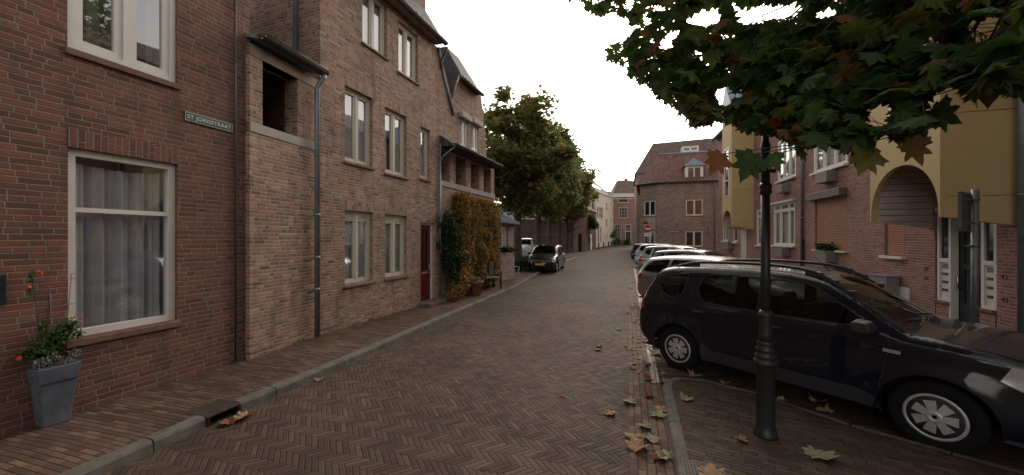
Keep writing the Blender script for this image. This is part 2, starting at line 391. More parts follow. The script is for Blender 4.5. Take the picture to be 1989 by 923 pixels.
M['orange_blind'] = plain('orange_blind', (.13, .065, .03), .15, var=.1, bump=0, spec=.8)
M['curtain'] = plain('curtain', (.48, .49, .52), .9, var=.1, bump=0)
M['curtain_green'] = plain('curtain_green', (.22, .22, .16), .9, var=.15, bump=0)
M['blind'] = plain('blind', (.6, .58, .54), .6, var=.05, bump=0)
M['wood_grey'] = plain('wood_grey', (.19, .17, .145), .8, var=.3, scale=12)
M['terracotta'] = plain('terracotta', (.30, .10, .055), .85, var=.15)
M['pot_grey'] = plain('pot_grey', (.085, .105, .125), .8, var=.3, scale=6, bump=.004, dirt=(.17, .18, .185))
M['bark'] = plain('bark', (.06, .048, .036), .9, var=.4, scale=7, bump=.012, bscale=22, dirt=(.10, .09, .065))
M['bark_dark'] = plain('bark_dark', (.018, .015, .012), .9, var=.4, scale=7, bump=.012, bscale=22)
M['bark_thin'] = plain('bark_thin', (.045, .037, .03), .85, var=.3)
M['lamp_green'] = plain('lamp_green', (.034, .037, .033), .42, .2, var=.25, scale=8, bump=.003, bscale=60)
M['galv'] = plain('galv', (.17, .175, .175), .5, .6, var=.2)
M['blue_sign'] = plain('blue_sign', (.015, .06, .24), .4, var=.03, bump=0)
M['red_sign'] = plain('red_sign', (.48, .03, .03), .4, var=.03, bump=0)
M['sign_green'] = plain('sign_green', (.05, .085, .06), .4, var=.05, bump=0)
M['letter'] = plain('letter', (.72, .74, .72), .4, var=.02, bump=0)
M['lantern_glass'] = plain('lantern_glass', (.62, .57, .42), .3, var=.05, bump=0)
M['tyre'] = plain('tyre', (.009, .009, .0095), .9, var=.2, spec=.2)
M['rim'] = plain('rim', (.50, .50, .50), .4, .4, var=.08, bump=0)
M['plastic'] = plain('plastic', (.028, .029, .031), .6, var=.1)
M['chrome'] = plain('chrome', (.6, .6, .6), .15, 1, var=.02, bump=0)
M['tail_red'] = plain('tail_red', (.42, .02, .012), .15, var=.05, bump=0, coat=1)
M['head_glass'] = plain('head_glass', (.62, .64, .66), .12, .5, var=.1, bump=0, coat=1)
M['plate'] = plain('plate', (.62, .36, .02), .4, var=.02, bump=0)
M['seat'] = plain('seat', (.035, .035, .038), .9, var=.1)
for nm, c, mt in [('navy', (.005, .0065, .013), 0), ('black', (.008, .008, .010), 0), ('silver', (.36, .37, .38), .75), ('bluegrey', (.24, .28, .34), .7), ('beige', (.27, .27, .25), .7), ('anthracite', (.03, .032, .037), .4), ('white', (.5, .5, .49), .1)]:
    M['paint_' + nm] = plain('paint_' + nm, c, .35 if mt > .3 else .55, mt, var=.04, bump=0, coat=1.0, spec=.5 if mt > .3 else .12)
gr = [(0, (.018, .036, .012)), (.35, (.032, .062, .018)), (.6, (.05, .085, .022)), (.78, (.07, .095, .022)), (.88, (.11, .06, .02)), (1, (.13, .035, .018))]
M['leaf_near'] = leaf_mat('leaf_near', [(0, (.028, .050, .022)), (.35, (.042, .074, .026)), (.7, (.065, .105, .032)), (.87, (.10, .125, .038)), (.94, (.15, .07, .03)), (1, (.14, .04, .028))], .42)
M['leaf_tree'] = leaf_mat('leaf_tree', [(0, (.07, .105, .045)), (.35, (.105, .145, .055)), (.6, (.14, .165, .062)), (.75, (.165, .16, .062)), (.85, (.20, .12, .055)), (.93, (.18, .085, .045)), (1, (.20, .07, .04))], .42)
M['leaf_gold'] = leaf_mat('leaf_gold', [(0, (.08, .09, .03)), (.2, (.17, .13, .04)), (.45, (.34, .18, .055)), (.7, (.33, .12, .045)), (.85, (.13, .13, .045)), (1, (.42, .26, .085))], .35)
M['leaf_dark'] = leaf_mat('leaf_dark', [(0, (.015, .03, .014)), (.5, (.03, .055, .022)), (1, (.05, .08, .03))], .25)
M['leaf_shrub'] = leaf_mat('leaf_shrub', [(0, (.035, .07, .02)), (.5, (.06, .115, .03)), (1, (.09, .15, .045))], .3)
M['leaf_grey'] = leaf_mat('leaf_grey', [(0, (.11, .13, .12)), (.5, (.18, .20, .19)), (1, (.24, .23, .22))], .15)
M['leaf_brown'] = leaf_mat('leaf_brown', [(0, (.26, .17, .10)), (.5, (.30, .19, .11)), (1, (.34, .23, .13))], .15, .8)
M['leaf_rust'] = leaf_mat('leaf_rust', [(0, (.18, .06, .03)), (1, (.23, .09, .045))], .15, .8)
M['leaf_pale'] = leaf_mat('leaf_pale', [(0, (.22, .25, .15)), (1, (.28, .29, .17))], .15, .8)
M['flower'] = plain('flower', (.75, .07, .02), .5, var=.1, bump=0)
M['flower_red'] = plain('flower_red', (.6, .02, .04), .5, var=.1, bump=0)
# ------------------------------------------------------------------ ground, kerbs, paving
KL = [G(300, 877), G(406, 828), G(538, 770), G(670, 712), G(800, 652), G(900, 607), G(1000, 562), G(1052, 530), G(1100, 509), G(1127, 500)]
KL = [(p.x, p.y) for p in KL]
KL = [(-5.25, -3.5)] + KL + [(10.6, 48.8), (12.6, 51.0), (15.6, 56.0), (19.2, 62.0), (21.0, 67.0)]
def xl(Y): return .3153 * Y + .004                        # left edge of the gutter strip on the right of the road
sheet('ground', [(-300, -60), (300, -60), (300, 900), (-300, 900)], -.03, M['earth'], 40)
sheet('road', KL + [(30, 70), (26, 40), (14.2, 34), (xl(-3.5) + .2, -3.5)], 0, M['road'], 2.0)
inner = [(p[0], p[1]) for p in KL]
def offs(poly, d):
    out = []
    for i, p in enumerate(poly):
        a = Vector(poly[max(i - 1, 0)]); b = Vector(poly[min(i + 1, len(poly) - 1)]); t = (b - a).normalized(); out.append((p[0] - t.y * d, p[1] + t.x * d))
    return out
KI = offs(KL, .13)
sheet('footway_left', [(-5.9, -3.5)] + [(-9, -3.5), (-9, 8), (-9, 75), (22, 75)] + KI[::-1], .10, M['footway'], 2.0)
# kerb stones with joints
def kerb(name, line, h, wd, mat, stone=1.0, z=0.0, side=1):
    pts = resample(line, stone, False); mb = MB()
    for i in range(len(pts) - 1):
        a = Vector(pts[i]); b = Vector(pts[i + 1]); t = (b - a).normalized(); n = Vector((-t.y, t.x)) * side; a = a + t * .006; b = b - t * .006
        za, zb = gz(a.y) + z, gz(b.y) + z; j = rnd.uniform(-.003, .003)
        prof = [(0, -.05), (.012, h - .03), (.03, h - .006), (.05, h), (wd, h), (wd, -.05)]
        vs = [(a.x + n.x * q, a.y + n.y * q, za + r + j) for q, r in prof] + [(b.x + n.x * q, b.y + n.y * q, zb + r + j) for q, r in prof]
        k = len(prof); fs = [(m_, m_ + 1, m_ + 1 + k, m_ + k) for m_ in range(k - 1)] + [tuple(range(k))[::-1], tuple(range(k, 2 * k))]
        if side > 0: fs = [f[::-1] for f in fs]
        mb.add(vs, fs)
    o = mb.build(name, mat); return tag(o, kind='structure')
gap0, gap1 = G(402, 830), G(468, 800)
k1 = [p for p in KL if p[1] < gap0.y - .02] + [(gap0.x, gap0.y)]
k2 = [(gap1.x, gap1.y)] + [p for p in KL if p[1] > gap1.y + .02 and p[1] < 22]
kerb('kerb_left', k1, .11, .14, M['kerb']); kerb('kerb_left_further', k2, .11, .14, M['kerb'])
kerb('kerb_yellow', [p for p in KL if 22 < p[1] < 38], .11, .16, M['kerb_yellow'], 2.0)
kerb('kerb_far', [p for p in KL if p[1] > 37], .11, .16, M['kerb'], 2.0)
# gutter strip of lengthwise bricks with its white line
ys = [-3.5 + i * 1.5 for i in range(26)]
def strip(name, o0, o1, y0, y1, z, mat):
    yy = [y for y in ys if y0 < y < y1]; yy = [y0] + yy + [y1]
    return sheet(name, [(xl(y) + o0, y) for y in yy] + [(xl(y) + o1, y) for y in yy[::-1]], z, mat, 3)
strip('gutter_strip', 0, .30, -3.5, 30, .006, M['strip'])
strip('gutter_strip_edge', .30, .42, -3.5, 5.08, .005, M['strip'])
strip('white_line', .302, .42, 5.09, 30, .007, M['strip_white'])
sheet('parking_bay', [(xl(5.0) + .42, 5.0), (xl(31) + .42, 31), (xl(31) + 8, 31), (.278 * 31 + 5.3, 31), (.278 * -3.5 + 5.3, -3.5), (xl(-3.5) + .5, -3.5)], .004, M['bay'], 2.5)
sheet('footway_right', [(.278 * -3.5 + 5.3, -3.5), (14, -3.5), (22, 34), (.278 * 34 + 5.3, 34)], .10, M['footway'], 2.5, skirt=.14)
isl = [(xl(-3.5) + .50, -3.5), (xl(3) + .50, 3), (xl(5.0) + .52, 5.0), (2.30, 5.16), (2.60, 5.05), (3.03, 4.66), (3.22, 4.33), (3.50, 3.85), (3.95, 3.35), (4.5, 2.75), (5.2, 1.7), (5.6, -3.5)]
sheet('traffic_island', isl, .05, M['island'], 1.5)
kerb('island_kerb', [(xl(-3.5) + .39, -3.5), (xl(3) + .385, 3), (xl(4.9) + .42, 4.9), (xl(5.1) + .47, 5.08), (2.28, 5.22)], .055, .125, M['kerb'], .9, side=-1)
kerb('island_kerb_flush', [(2.29, 5.22), (2.66, 5.12), (3.10, 4.70), (3.30, 4.37), (3.58, 3.90), (4.03, 3.40), (4.58, 2.80), (5.3, 1.7), (5.7, -3.5)], .054, .10, M['kerb'], .8, side=-1)

# cast iron gully in the left kerb
t = empty('storm_drain', (gap0.x, gap0.y, 0), math.atan2(gap1.y - gap0.y, gap1.x - gap0.x), 'rusty brown iron gully set into the left kerb beside the corner house', 'drain')
L_ = (Vector((gap1.x, gap1.y)) - Vector((gap0.x, gap0.y))).length
mb = MB(); mb.box(.004, L_ - .004, .0, .36, .085, .104)
for i in range(int(L_ / .022)):
    for j in range(14): mb.box(.012 + i * .022, .024 + i * .022, .03 + j * .023, .042 + j * .023, .104, .107)
mb.build('cover', M['rust'], t, bevel=.002)
mb = MB(); mb.box(.004, .03, -.006, .3, -.02, .084); mb.box(L_ - .03, L_ - .004, -.006, .3, -.02, .084); mb.box(.03, L_ - .03, .12, .3, -.02, .084); mb.box(.03, L_ - .03, 0, .1, -.02, .006)
mb.build('inlet_box', M['iron'], t)
g = G(1322, 905, .055)
t = empty('storm_drain', (g.x, g.y - .05, .052), R(72), 'dark iron grate at the foot of the frame in the island kerb', 'drain')
mb = MB(); mb.box(-.24, .16, -.32, 0, -.01, .008)
for i in range(16):
    for j in range(12): mb.box(-.225 + i * .024, -.21 + i * .024, -.305 + j * .025, -.29 + j * .025, .008, .0115)
mb.build('cover', M['iron'], t)

# ------------------------------------------------------------------ facades
class Fac:
    def __init__(s, A, B, z0=0.1):
        s.A = Vector((A[0], A[1])); B = Vector((B[0], B[1])); s.u = (B - s.A).normalized(); s.L = (B - s.A).length
        s.n = Vector((s.u.y, -s.u.x)); s.z0 = z0; s.rz = math.atan2(s.u.y, s.u.x)
    def px(s, x, y=CY, d=0.0):
        """pixel -> (along, up) on the facade plane moved d towards the street"""
        dx = (x - CX) / F; a = s.A + s.n * d
        t = (a.x * s.u.y - a.y * s.u.x) / (dx * s.u.y - s.u.x)
        p = Vector((dx * t, t)); return (p - a).dot(s.u), H - (y - CY) / F * t - s.z0
    def s_(s, x, d=0.0): return s.px(x, CY, d)[0]
    def z_(s, x, y, d=0.0): return s.px(x, y, d)[1]
    def mat(s): return Matrix.Translation((s.A.x, s.A.y, s.z0)) @ Matrix.Rotation(s.rz, 4, 'Z')
    def w(s, a, z, d=0.0): p = s.A + s.u * a + s.n * d; return Vector((p.x, p.y, z + s.z0))
    def root(s, name, label, cat, group=None): return empty(name, (s.A.x, s.A.y, s.z0), s.rz, label, cat, group)
def refit(o, fac, root_fac):
    o.matrix_local = root_fac.mat().inverted() @ fac.mat(); return o

def ring(mb, x0, x1, z0, z1, w_, y0, y1, mi=0):
    mb.box(x0, x0 + w_, y0, y1, z0, z1, mi); mb.box(x1 - w_, x1, y0, y1, z0, z1, mi)
    mb.box(x0 + w_, x1 - w_, y0, y1, z0, z0 + w_, mi); mb.box(x0 + w_, x1 - w_, y0, y1, z1 - w_, z1, mi)
def curtain(x0, x1, z0, z1, y, waves=None, amp=.03, seed=1, drape=0.0):
    mb = MB(); n = int((x1 - x0) / .012) + 2; rr = random.Random(seed); ph = rr.random() * 6; fr = waves or 14
    vs = []
    for i in range(n):
        x = x0 + (x1 - x0) * i / (n - 1)
        yy = y + amp * (math.sin(x * fr * 2 + ph) + .6 * math.sin(x * fr * 4.7 + 2 * ph) + .5 * math.sin(x * 5 + ph))
        vs.append((x, yy, z0)); vs.append((x, yy * 1.0 + .0, z1 - drape * math.sin(math.pi * i / (n - 1))))
    mb.add(vs, [(2 * i, 2 * i + 2, 2 * i + 3, 2 * i + 1) for i in range(n - 1)], 0, True); return mb
def window(root, x0, x1, z0, z1, cols=(.5,), rows=(), rec=.09, fw=.055, sw=.04, mat='white', pane='glass', cur=None, sill='sill', lint=None, grille=None, label=None, name='window', fixed=False, bars=None, seed=0):
    """frame (part) with pane, curtain, sill, lintel (sub-parts)"""
    mb = MB(); ring(mb, x0 + .002, x1 - .002, z0 + .002, z1 - .002, fw, rec, rec + .09)
    cs = [x0 + fw] + [x0 + (x1 - x0) * c for c in cols] + [x1 - fw]; rs = [z0 + fw] + [z0 + (z1 - z0) * r_ for r_ in rows] + [z1 - fw]
    for c in cs[1:-1]: mb.box(c - .028, c + .028, rec + .002, rec + .085, z0 + fw, z1 - fw)
    for r_ in rs[1:-1]: mb.box(x0 + fw, x1 - fw, rec + .004, rec + .08, r_ - .026, r_ + .026)
    if not fixed:
        for i in range(len(cs) - 1):
            for j in range(len(rs) - 1):
                a = cs[i] + (.028 if i else 0); b = cs[i + 1] - (.028 if i < len(cs) - 2 else 0); c = rs[j] + (.026 if j else 0); d = rs[j + 1] - (.026 if j < len(rs) - 2 else 0)
                ring(mb, a + .001, b - .001, c + .001, d - .001, sw, rec + .018, rec + .07)
    if bars:
        nx, nz = bars
        for i in range(1, nx): xx = x0 + (x1 - x0) * i / nx; mb.box(xx - .014, xx + .014, rec + .02, rec + .06, z0 + fw, z1 - fw)
        for j in range(1, nz): zz = z0 + (z1 - z0) * j / nz; mb.box(x0 + fw, x1 - fw, rec + .022, rec + .058, zz - .014, zz + .014)
    f = mb.build(name, M[mat], root)
    if label: f['label'] = label
    pm = MB(); pm.add([(x0 + fw * .8, rec + .048, z0 + fw * .8), (x1 - fw * .8, rec + .048, z0 + fw * .8), (x1 - fw * .8, rec + .048, z1 - fw * .8), (x0 + fw * .8, rec + .048, z1 - fw * .8)], [(0, 1, 2, 3)]); pm.build('pane', M[pane], f)
    if cur == 'blind': MB().box(x0 + fw, x1 - fw, rec + .12, rec + .13, z0 + fw, z1 - fw).build('blind', M['blind'], f)
    elif cur:
        if cur == 'pair':
            w_ = (x1 - x0)
            curtain(x0 + .03, x0 + w_ * .36, z0, z1, rec + .11, 16, .022, seed).build('curtain', M['curtain'], f)
            curtain(x1 - w_ * .36, x1 - .03, z0, z1, rec + .11, 16, .022, seed + 3).build('curtain', M['curtain'], f)
        else: curtain(x0 + .03, x1 - .03, z0, z1, rec + .11, 13, .022, seed).build('curtain', M[cur], f)
    if grille:
        mb = MB(); n = 5
        for j in range(n): zz = z1 - fw - grille * (j + .5) / n; mb.box(x0 + fw, x1 - fw, rec + .008, rec + .03, zz - grille / n * .38, zz + grille / n * .30)
        mb.build('vent_grille', M[mat], f)
    if sill:
        mb = MB(); vs = [(x0 - .04, -.045, z0 - .075), (x1 + .04, -.045, z0 - .075), (x1 + .04, rec + .03, z0 - .075), (x0 - .04, rec + .03, z0 - .075),
                         (x0 - .04, -.045, z0 - .035), (x1 + .04, -.045, z0 - .035), (x1 + .04, rec + .03, z0 + .0), (x0 - .04, rec + .03, z0 + .0)]
        mb.add(vs, [(0, 3, 2, 1), (4, 5, 6, 7), (0, 1, 5, 4), (1, 2, 6, 5), (2, 3, 7, 6), (3, 0, 4, 7)]); mb.build('sill', M[sill], f, bevel=.006)
    if lint: MB().box(x0 - .0, x1 + .0, -.004, .05, z1 + .001, z1 + .21).build('lintel', M[lint], f)
    return f
def hole(x0, x1, z0, z1): return [(x0, z0), (x1, z0), (x1, z1), (x0, z1)]
def wall(root, poly, holes, mat, th=.3, name='wall', y0=0.0, back=True, backmat='room'):
    mb = MB(); mb.prism(poly, y0, y0 + th, 0, holes); o = mb.build(name, M[mat], root)
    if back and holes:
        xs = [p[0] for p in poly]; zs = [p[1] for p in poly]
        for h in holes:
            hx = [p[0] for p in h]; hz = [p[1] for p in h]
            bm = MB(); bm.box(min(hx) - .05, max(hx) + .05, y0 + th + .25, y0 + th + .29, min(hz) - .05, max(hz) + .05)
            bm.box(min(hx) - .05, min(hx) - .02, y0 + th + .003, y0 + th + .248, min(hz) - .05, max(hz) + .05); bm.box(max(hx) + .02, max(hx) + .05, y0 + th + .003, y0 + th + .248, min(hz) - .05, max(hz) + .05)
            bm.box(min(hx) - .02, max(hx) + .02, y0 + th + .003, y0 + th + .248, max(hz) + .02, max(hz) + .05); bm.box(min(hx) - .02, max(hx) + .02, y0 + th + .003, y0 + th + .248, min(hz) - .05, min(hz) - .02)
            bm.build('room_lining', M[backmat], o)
    return o
def gutter(root, x0, x1, y, z, r=.07, mat='gutter', name='gutter', ends=True):
    mb = MB(); n = 8; vs = []
    for x in (x0, x1):
        for j in range(n + 1): t_ = math.pi * j / n; vs.append((x, y + r * math.cos(t_), z - r * math.sin(t_)))
        for j in range(n + 1): t_ = math.pi * (n - j) / n; vs.append((x, y + (r - .006) * math.cos(t_), z - (r - .006) * math.sin(t_)))
    k = 2 * (n + 1); mb.add(vs, [(i, (i + 1) % k, (i + 1) % k + k, i + k) for i in range(k)] + [tuple(range(k))[::-1], tuple(range(k, 2 * k))], 0)
    mb.tube([(x0, y - r, z), (x1, y - r, z)], .012, 6)
    x = x0 + .3
    while x < x1: mb.box(x - .012, x + .012, y - r - .014, y + r, z - .005, z + .01); mb.tube([(x, y - r * 1.06, z), (x, y - r * .76, z - r * .8), (x, y, z - r * 1.08), (x, y + r, z - r * .5)], .009, 5); x += .62
    for xx in (x0, x1): mb.lathe([(r - .002, 0), (r - .002, .01)], 12, (xx - .005, y, z), 0, 'y') if False else mb.box(xx - .006, xx + .006, y - r, y + r, z - r * .75, z)
    return mb.build(name, M[mat], root)
def pipe(root, pts, r=.04, mat='zinc', name='downpipe', clips=()):
    mb = MB(); mb.tube(pts, r, 12)
    for c in clips: mb.tube([(pts[-1][0], pts[-1][1], c), (pts[-1][0], pts[-1][1], c + .05)], r + .008, 12); mb.box(pts[-1][0] - .012, pts[-1][0] + .012, pts[-1][1], pts[-1][1] + .09, c + .01, c + .035)
    return mb.build(name, M[mat], root)

# ---- corner house on the left
a1, a2 = G(135, 806, .1), G(480, 697, .1); d_ = (a2 - a1).normalized()
A = a1 - d_ * 6; Bc = a1 + d_ * 10
f1 = Fac(A, Bc)
h1 = f1.root('brick_house', 'dark red brick corner house at the left edge with street name sign and white windows', 'house')
xe = f1.s_(455); xr = f1.s_(485)
wx0, wx1 = f1.s_(132), f1.s_(345); wz0, wz1 = f1.z_(132, 660), f1.z_(132, 285)
ux0, ux1 = f1.s_(131), f1.s_(344); uz0 = f1.z_(131, 90); uz1 = uz0 + 1.45
wall(h1, [(-12, 0), (xe, 0), (xe, 7.5), (-12, 7.5)], [hole(wx0, wx1, wz0, wz1), hole(ux0, ux1, uz0, uz1)], 'brick_red')
MB().box(xe, xr, -.004, .3, 0, 7.5).build('pier', M['brick_pier'], h1)
MB().box(-12, xr, .62, 7, 0, 7.4).build('rear_wall', M['brick_pier'], h1); MB().box(xr - .01, xr, .301, .619, 0, 7.4).build('side_wall', M['brick_pier'], h1)
ff = window(h1, wx0, wx1, wz0, wz1, (), (1 - 120 / 372,), rec=.05, fw=.075, sill=None, lint=None, fixed=True, label='tall white fixed window with transom and long net curtain')
curtain(wx0 + .03, wx1 - .03, wz0, wz1 - .12, .20, 17, .032, 5, .05).build('curtain', M['curtain'], ff)
MB().box(wx0 - .0, wx1 + .0, -.006, .04, wz1 + .002, wz1 + .21).build('lintel', M['soldier_red'], ff)
mb = MB(); mb.box(wx0 - .03, wx1 + .03, -.035, .06, wz0 - .09, wz0 - .012); mb.build('sill', M['sill'], ff, bevel=.01)
ff = window(h1, ux0, ux1, uz0, uz1, (.5,), (), rec=.03, fw=.06, sw=.075, sill=None, label='white double casement window on the upper floor')
curtain(ux0 + .05, (ux0 + ux1) / 2 - .02, uz0, uz1, .19, 11, .03, 2).build('curtain', M['curtain_green'], ff)
curtain((ux0 + ux1) / 2 + .3, ux1 - .03, uz0, uz1, .25, 11, .03, 8).build('curtain', M['curtain_green'], ff)
MB().box(ux0 - .03, ux1 + .03, -.035, .06, uz0 - .085, uz0 - .012).build('sill', M['sill'], ff, bevel=.01)
pipe(h1, [(f1.s_(457.5, .03), -.03, 7.4), (f1.s_(457.5, .03), -.03, .02)], .012, 'gutter', 'cable', ())
mb = MB(); mb.box(f1.s_(-14), f1.s_(10), -.03, 0, f1.z_(5, 592), f1.z_(5, 533)); mb.build('wall_box', M['door_dark'], h1, bevel=.006)['label'] = 'dark flat box fixed to the brick'
# street name sign
sx0, sx1 = f1.s_(357), f1.s_(451); sz1, sz0 = f1.z_(357, 215), f1.z_(357, 234)
p = f1.w(sx0, sz0, .018); sg = empty('street_sign', p, f1.rz, 'dark green street name plate with white lettering ST JORISSTRAAT on the corner house', 'street sign')
MB().box(0, sx1 - sx0, 0, .015, 0, sz1 - sz0).build('plate', M['sign_green'], sg, bevel=.004)
mb = MB(); ring(mb, .008, sx1 - sx0 - .008, .008, sz1 - sz0 - .008, .004, -.002, .001); mb.build('border', M['letter'], sg)
def text(body, root, loc, height, width, mat, name='lettering', rx=90, ext=.001):
    cu = bpy.data.curves.new(name, 'FONT'); cu.body = body; cu.extrude = ext; cu.align_x = 'CENTER'; cu.align_y = 'CENTER'; cu.size = 1; cu.space_character = 1.12
    o = bpy.data.objects.new(name, cu); col.objects.link(o); bpy.context.view_layer.update()
    dim = o.dimensions.copy(); dg = bpy.context.evaluated_depsgraph_get(); me = bpy.data.meshes.new_from_object(o.evaluated_get(dg)); bpy.data.objects.remove(o)
    sx, sy = width / dim.x, height / dim.y
    for v in me.vertices: v.co = (v.co.x * sx, -v.co.z - .0, v.co.y * sy)
    me.materials.clear(); me.materials.append(M[mat]); o = bpy.data.objects.new(name, me); col.objects.link(o); o.parent = root; o.location = loc; return o
text('ST JORISSTRAAT', sg, ((sx1 - sx0) / 2, -.001, (sz1 - sz0) / 2), (sz1 - sz0) * .52, (sx1 - sx0) * .9, 'letter')

# ---- brown brick house with recessed balcony (second on the left)
f3 = Fac(G(622, 651.4, .1), G(818, 593.5, .1))
f2 = Fac(G(485, 699, .1), G(620, 652.5, .1))
h3 = f3.root('brick_house', 'tall brown brick house with covered balcony and red front door', 'house')
E3 = f3.s_(853); top3 = f3.z_(850, 92)
def pr(f, xl_, xr_, yt, yb, d=0.0):
    return f.s_(xl_, d), f.s_(xr_, d), f.z_(xl_, yb, d), f.z_(xl_, yt, d)
W = [pr(f3, 670, 724, 165, 311), pr(f3, 748, 790, 207, 334), pr(f3, 817, 835, 245, 345), pr(f3, 670, 724, 408, 553), pr(f3, 748, 790, 416, 540)]
wa = pr(f3, 704, 752, 0, 80); wb = pr(f3, 774, 812, 38, 137); wa = (wa[0], wa[1], wa[2], wa[2] + (wb[3] - wb[2])); W += [wa, wb]
dr = pr(f3, 817, 845, 432, 576)
wall(h3, [(0, 0), (E3, 0), (E3, top3), (0, top3)], [hole(*w_) for w_ in W] + [hole(dr[0], dr[1], .06, dr[3])], 'brick_brown')
MB().box(0, .3, .301, 7, 0, top3).build('side_wall', M['brick_brown'], h3)
MB().box(.31, E3, .62, 7, 0, top3 - .02).build('rear_wall', M['brick_brown'], h3)
for i, w_ in enumerate(W):
    window(h3, *w_, cols=(.5,) if i != 2 else (), rec=.085, fw=.05, sw=.045, mat='cream', cur='blind' if i in (5, 6) else ('curtain' if i in (3, 4, 0) else 'pair'), grille=.17 if i in (3, 4) else (.06 if i < 2 else None), lint='soldier_brown' if i < 5 else None, seed=i)
# red door
mb = MB(); ring(mb, dr[0], dr[1], .0, dr[3] - .002, .07, .09, .18); df = mb.build('door_frame', M['white'], h3)
x0, x1 = dr[0] + .07, dr[1] - .07; z1 = dr[3] - .07
dmb = MB(); dmb.prism([(x0, .07), (x1, .07), (x1, z1), (x0, z1)], .12, .16, 0, [hole(x0 + .14, (x0 + x1) / 2 - .04, .95, z1 - .14), hole((x0 + x1) / 2 + .04, x1 - .14, .95, z1 - .14)])
ring(dmb, x0 + .12, x1 - .12, .2, .82, .03, .112, .12)
door = dmb.build('door', M['red_door'], h3)
MB().box(x0 + .1, x1 - .1, .138, .142, .9, z1 - .1).build('pane', M['pane_dark'], door)
MB().box((x0 + x1) / 2 - .13, (x0 + x1) / 2 + .13, .108, .12, .86, .905).build('letter_slot', M['rim'], door)
mb = MB(); mb.tube([(x1 - .06, .12, 1.05), (x1 - .06, .07, 1.05), (x1 - .17, .07, 1.05)], .011, 8); mb.box(x1 - .08, x1 - .04, .112, .12, .95, 1.12); mb.build('handle', M['rim'], door)
mb = MB(); mb.box(dr[0] - .12, dr[1] + .35, -.42, .08, 0, .09); mb.build('doorstep', M['kerb'], h3, bevel=.012)
mb = MB(); mb.box(dr[1] + .06, dr[1] + .12, -.1, 0, 1.55, 1.75); mb.build('door_lamp', M['iron'], h3)
# eaves, gutter, mansard roof, chimney
ge = f3.z_(866, 84, .30)
xg0, xg1 = -.15, f3.s_(866, .30)
mb = MB(); mb.box(xg0, xg1 - .05, -.28, .0, ge - .03, ge + .02); mb.build('soffit', M['gutter_wood'], h3)
gutter(h3, xg0, xg1, -.30, ge, .075)
mb = MB(); vs = [(xg0, -.26, ge + .02), (xg1, -.26, ge + .02), (xg1, 1.5, ge + 2.9), (xg0, 1.5, ge + 2.9), (xg0, 6.5, ge + 2.9), (xg1, 6.5, ge + 2.9), (xg0, 7, ge), (xg1, 7, ge)]
mb.add(vs, [(0, 1, 2, 3), (3, 2, 5, 4), (4, 5, 7, 6), (0, 3, 4, 6), (1, 7, 5, 2), (0, 6, 7, 1)]); mb.build('roof', M['tile_dark'], h3)
cx0, cx1 = f3.s_(822, -.5), f3.s_(846, -.5)
MB().box(E3 - .55, E3 + .02, .5, 1.3, top3, top3 + 3.2).build('chimney', M['brick_pink'], h3)
zt = f3.z_(881, 225)
pipe(h3, [(E3 - .02, -.30, ge - .07), (E3 + .0, -.2, ge - .22), (E3 + .03, -.05, ge - .45), (E3 + .04, -.05, ge - .6)], .035, 'gutter', 'downpipe')
mb = MB(); a_ = f3.px(852, 92, .04); b_ = f3.px(859, 131, .04); c_ = f3.px(881, 225, .04)
for p_, q_ in ((a_, b_), (b_, c_)): mb.tube([(p_[0], -.04, p_[1]), (q_[0], -.04, q_[1])], .045, 6)
mb.build('verge_trim', M['zinc'], h3)
pipe(h3, [(f3.s_(855, .05), -.05, f3.z_(855, 280, .05)), (f3.s_(855, .05), -.05, .15)], .03, 'zinc', 'downpipe', (1.2, 2.4))
mb = MB(); hx = f3.s_(856, .1); mb.box(hx - .07, hx + .09, -.17, -.03, f3.z_(856, 432, .1), f3.z_(856, 413, .1)); mb.build('pipe_hopper', M['zinc'], h3, bevel=.01)
# balcony bay (second facade plane)
L2 = f2.L
bz = f2.z_(510, 262); bt = f2.z_(510, 244)            # concrete band: bottom, top
bx0, bx1 = f2.s_(510), f2.s_(578); bh = f2.z_(510, 118)
eav = f2.z_(633, 140, .20)
bay = wall(h3, [(0, 0), (L2, 0), (L2, eav - .12), (0, eav - .12)], [hole(bx0, bx1, bt, bh)], 'brick_brown', .28, 'balcony_wall', back=False); refit(bay, f2, f3)
o = MB().box(.0, L2 - .02, -.014, .14, bz, bt).build('sill_band', M['concrete'], bay, bevel=.006)
o = MB().box(.0, L2 - .02, -.012, .2, bh, eav - .13).build('beam', M['gutter_wood'], bay)
mb = MB(); mb.box(0, L2 - .1, 1.9, 2.0, 0, eav); mb.box(0, .05, .281, 1.9, 0, eav); mb.box(L2 - .32, L2 - .28, .281, 1.9, 0, eav); mb.box(0.05, L2 - .32, .281, 1.9, bt - .3, bt - .25); mb.box(.05, L2 - .32, .281, 1.9, eav - .12, eav - .06); mb.build('balcony_room', M['brick_pier'], bay)
mb = MB(); ring(mb, bx0 + .1, bx1 + .5, bt - .2, bh - .25, .07, 1.84, 1.89); mb.box((bx0 + bx1) / 2 + .2, (bx0 + bx1) / 2 + .27, 1.84, 1.89, bt - .15, bh - .3); dd = mb.build('balcony_door', M['door_dark'], bay)
MB().box(bx0 + .15, bx1 + .45, 1.875, 1.885, bt - .15, bh - .3).build('pane', M['pane_dark'], dd)
g2x0, g2x1 = .03, f2.s_(633, .20)
o = MB(); o.add([(0, -.13, eav - .02), (g2x1 - .02, -.13, eav - .02), (g2x1 - .02, 2.0, eav + .62), (0, 2.0, eav + .62), (0, -.13, eav - .07), (g2x1 - .02, -.13, eav - .07), (g2x1 - .02, 2.0, eav + .5), (0, 2.0, eav + .5)], [(0, 1, 2, 3), (4, 7, 6, 5), (0, 4, 5, 1), (1, 5, 6, 2), (0, 3, 7, 4)]); o = o.build('balcony_roof', M['lead'], h3); refit(o, f2, f3)
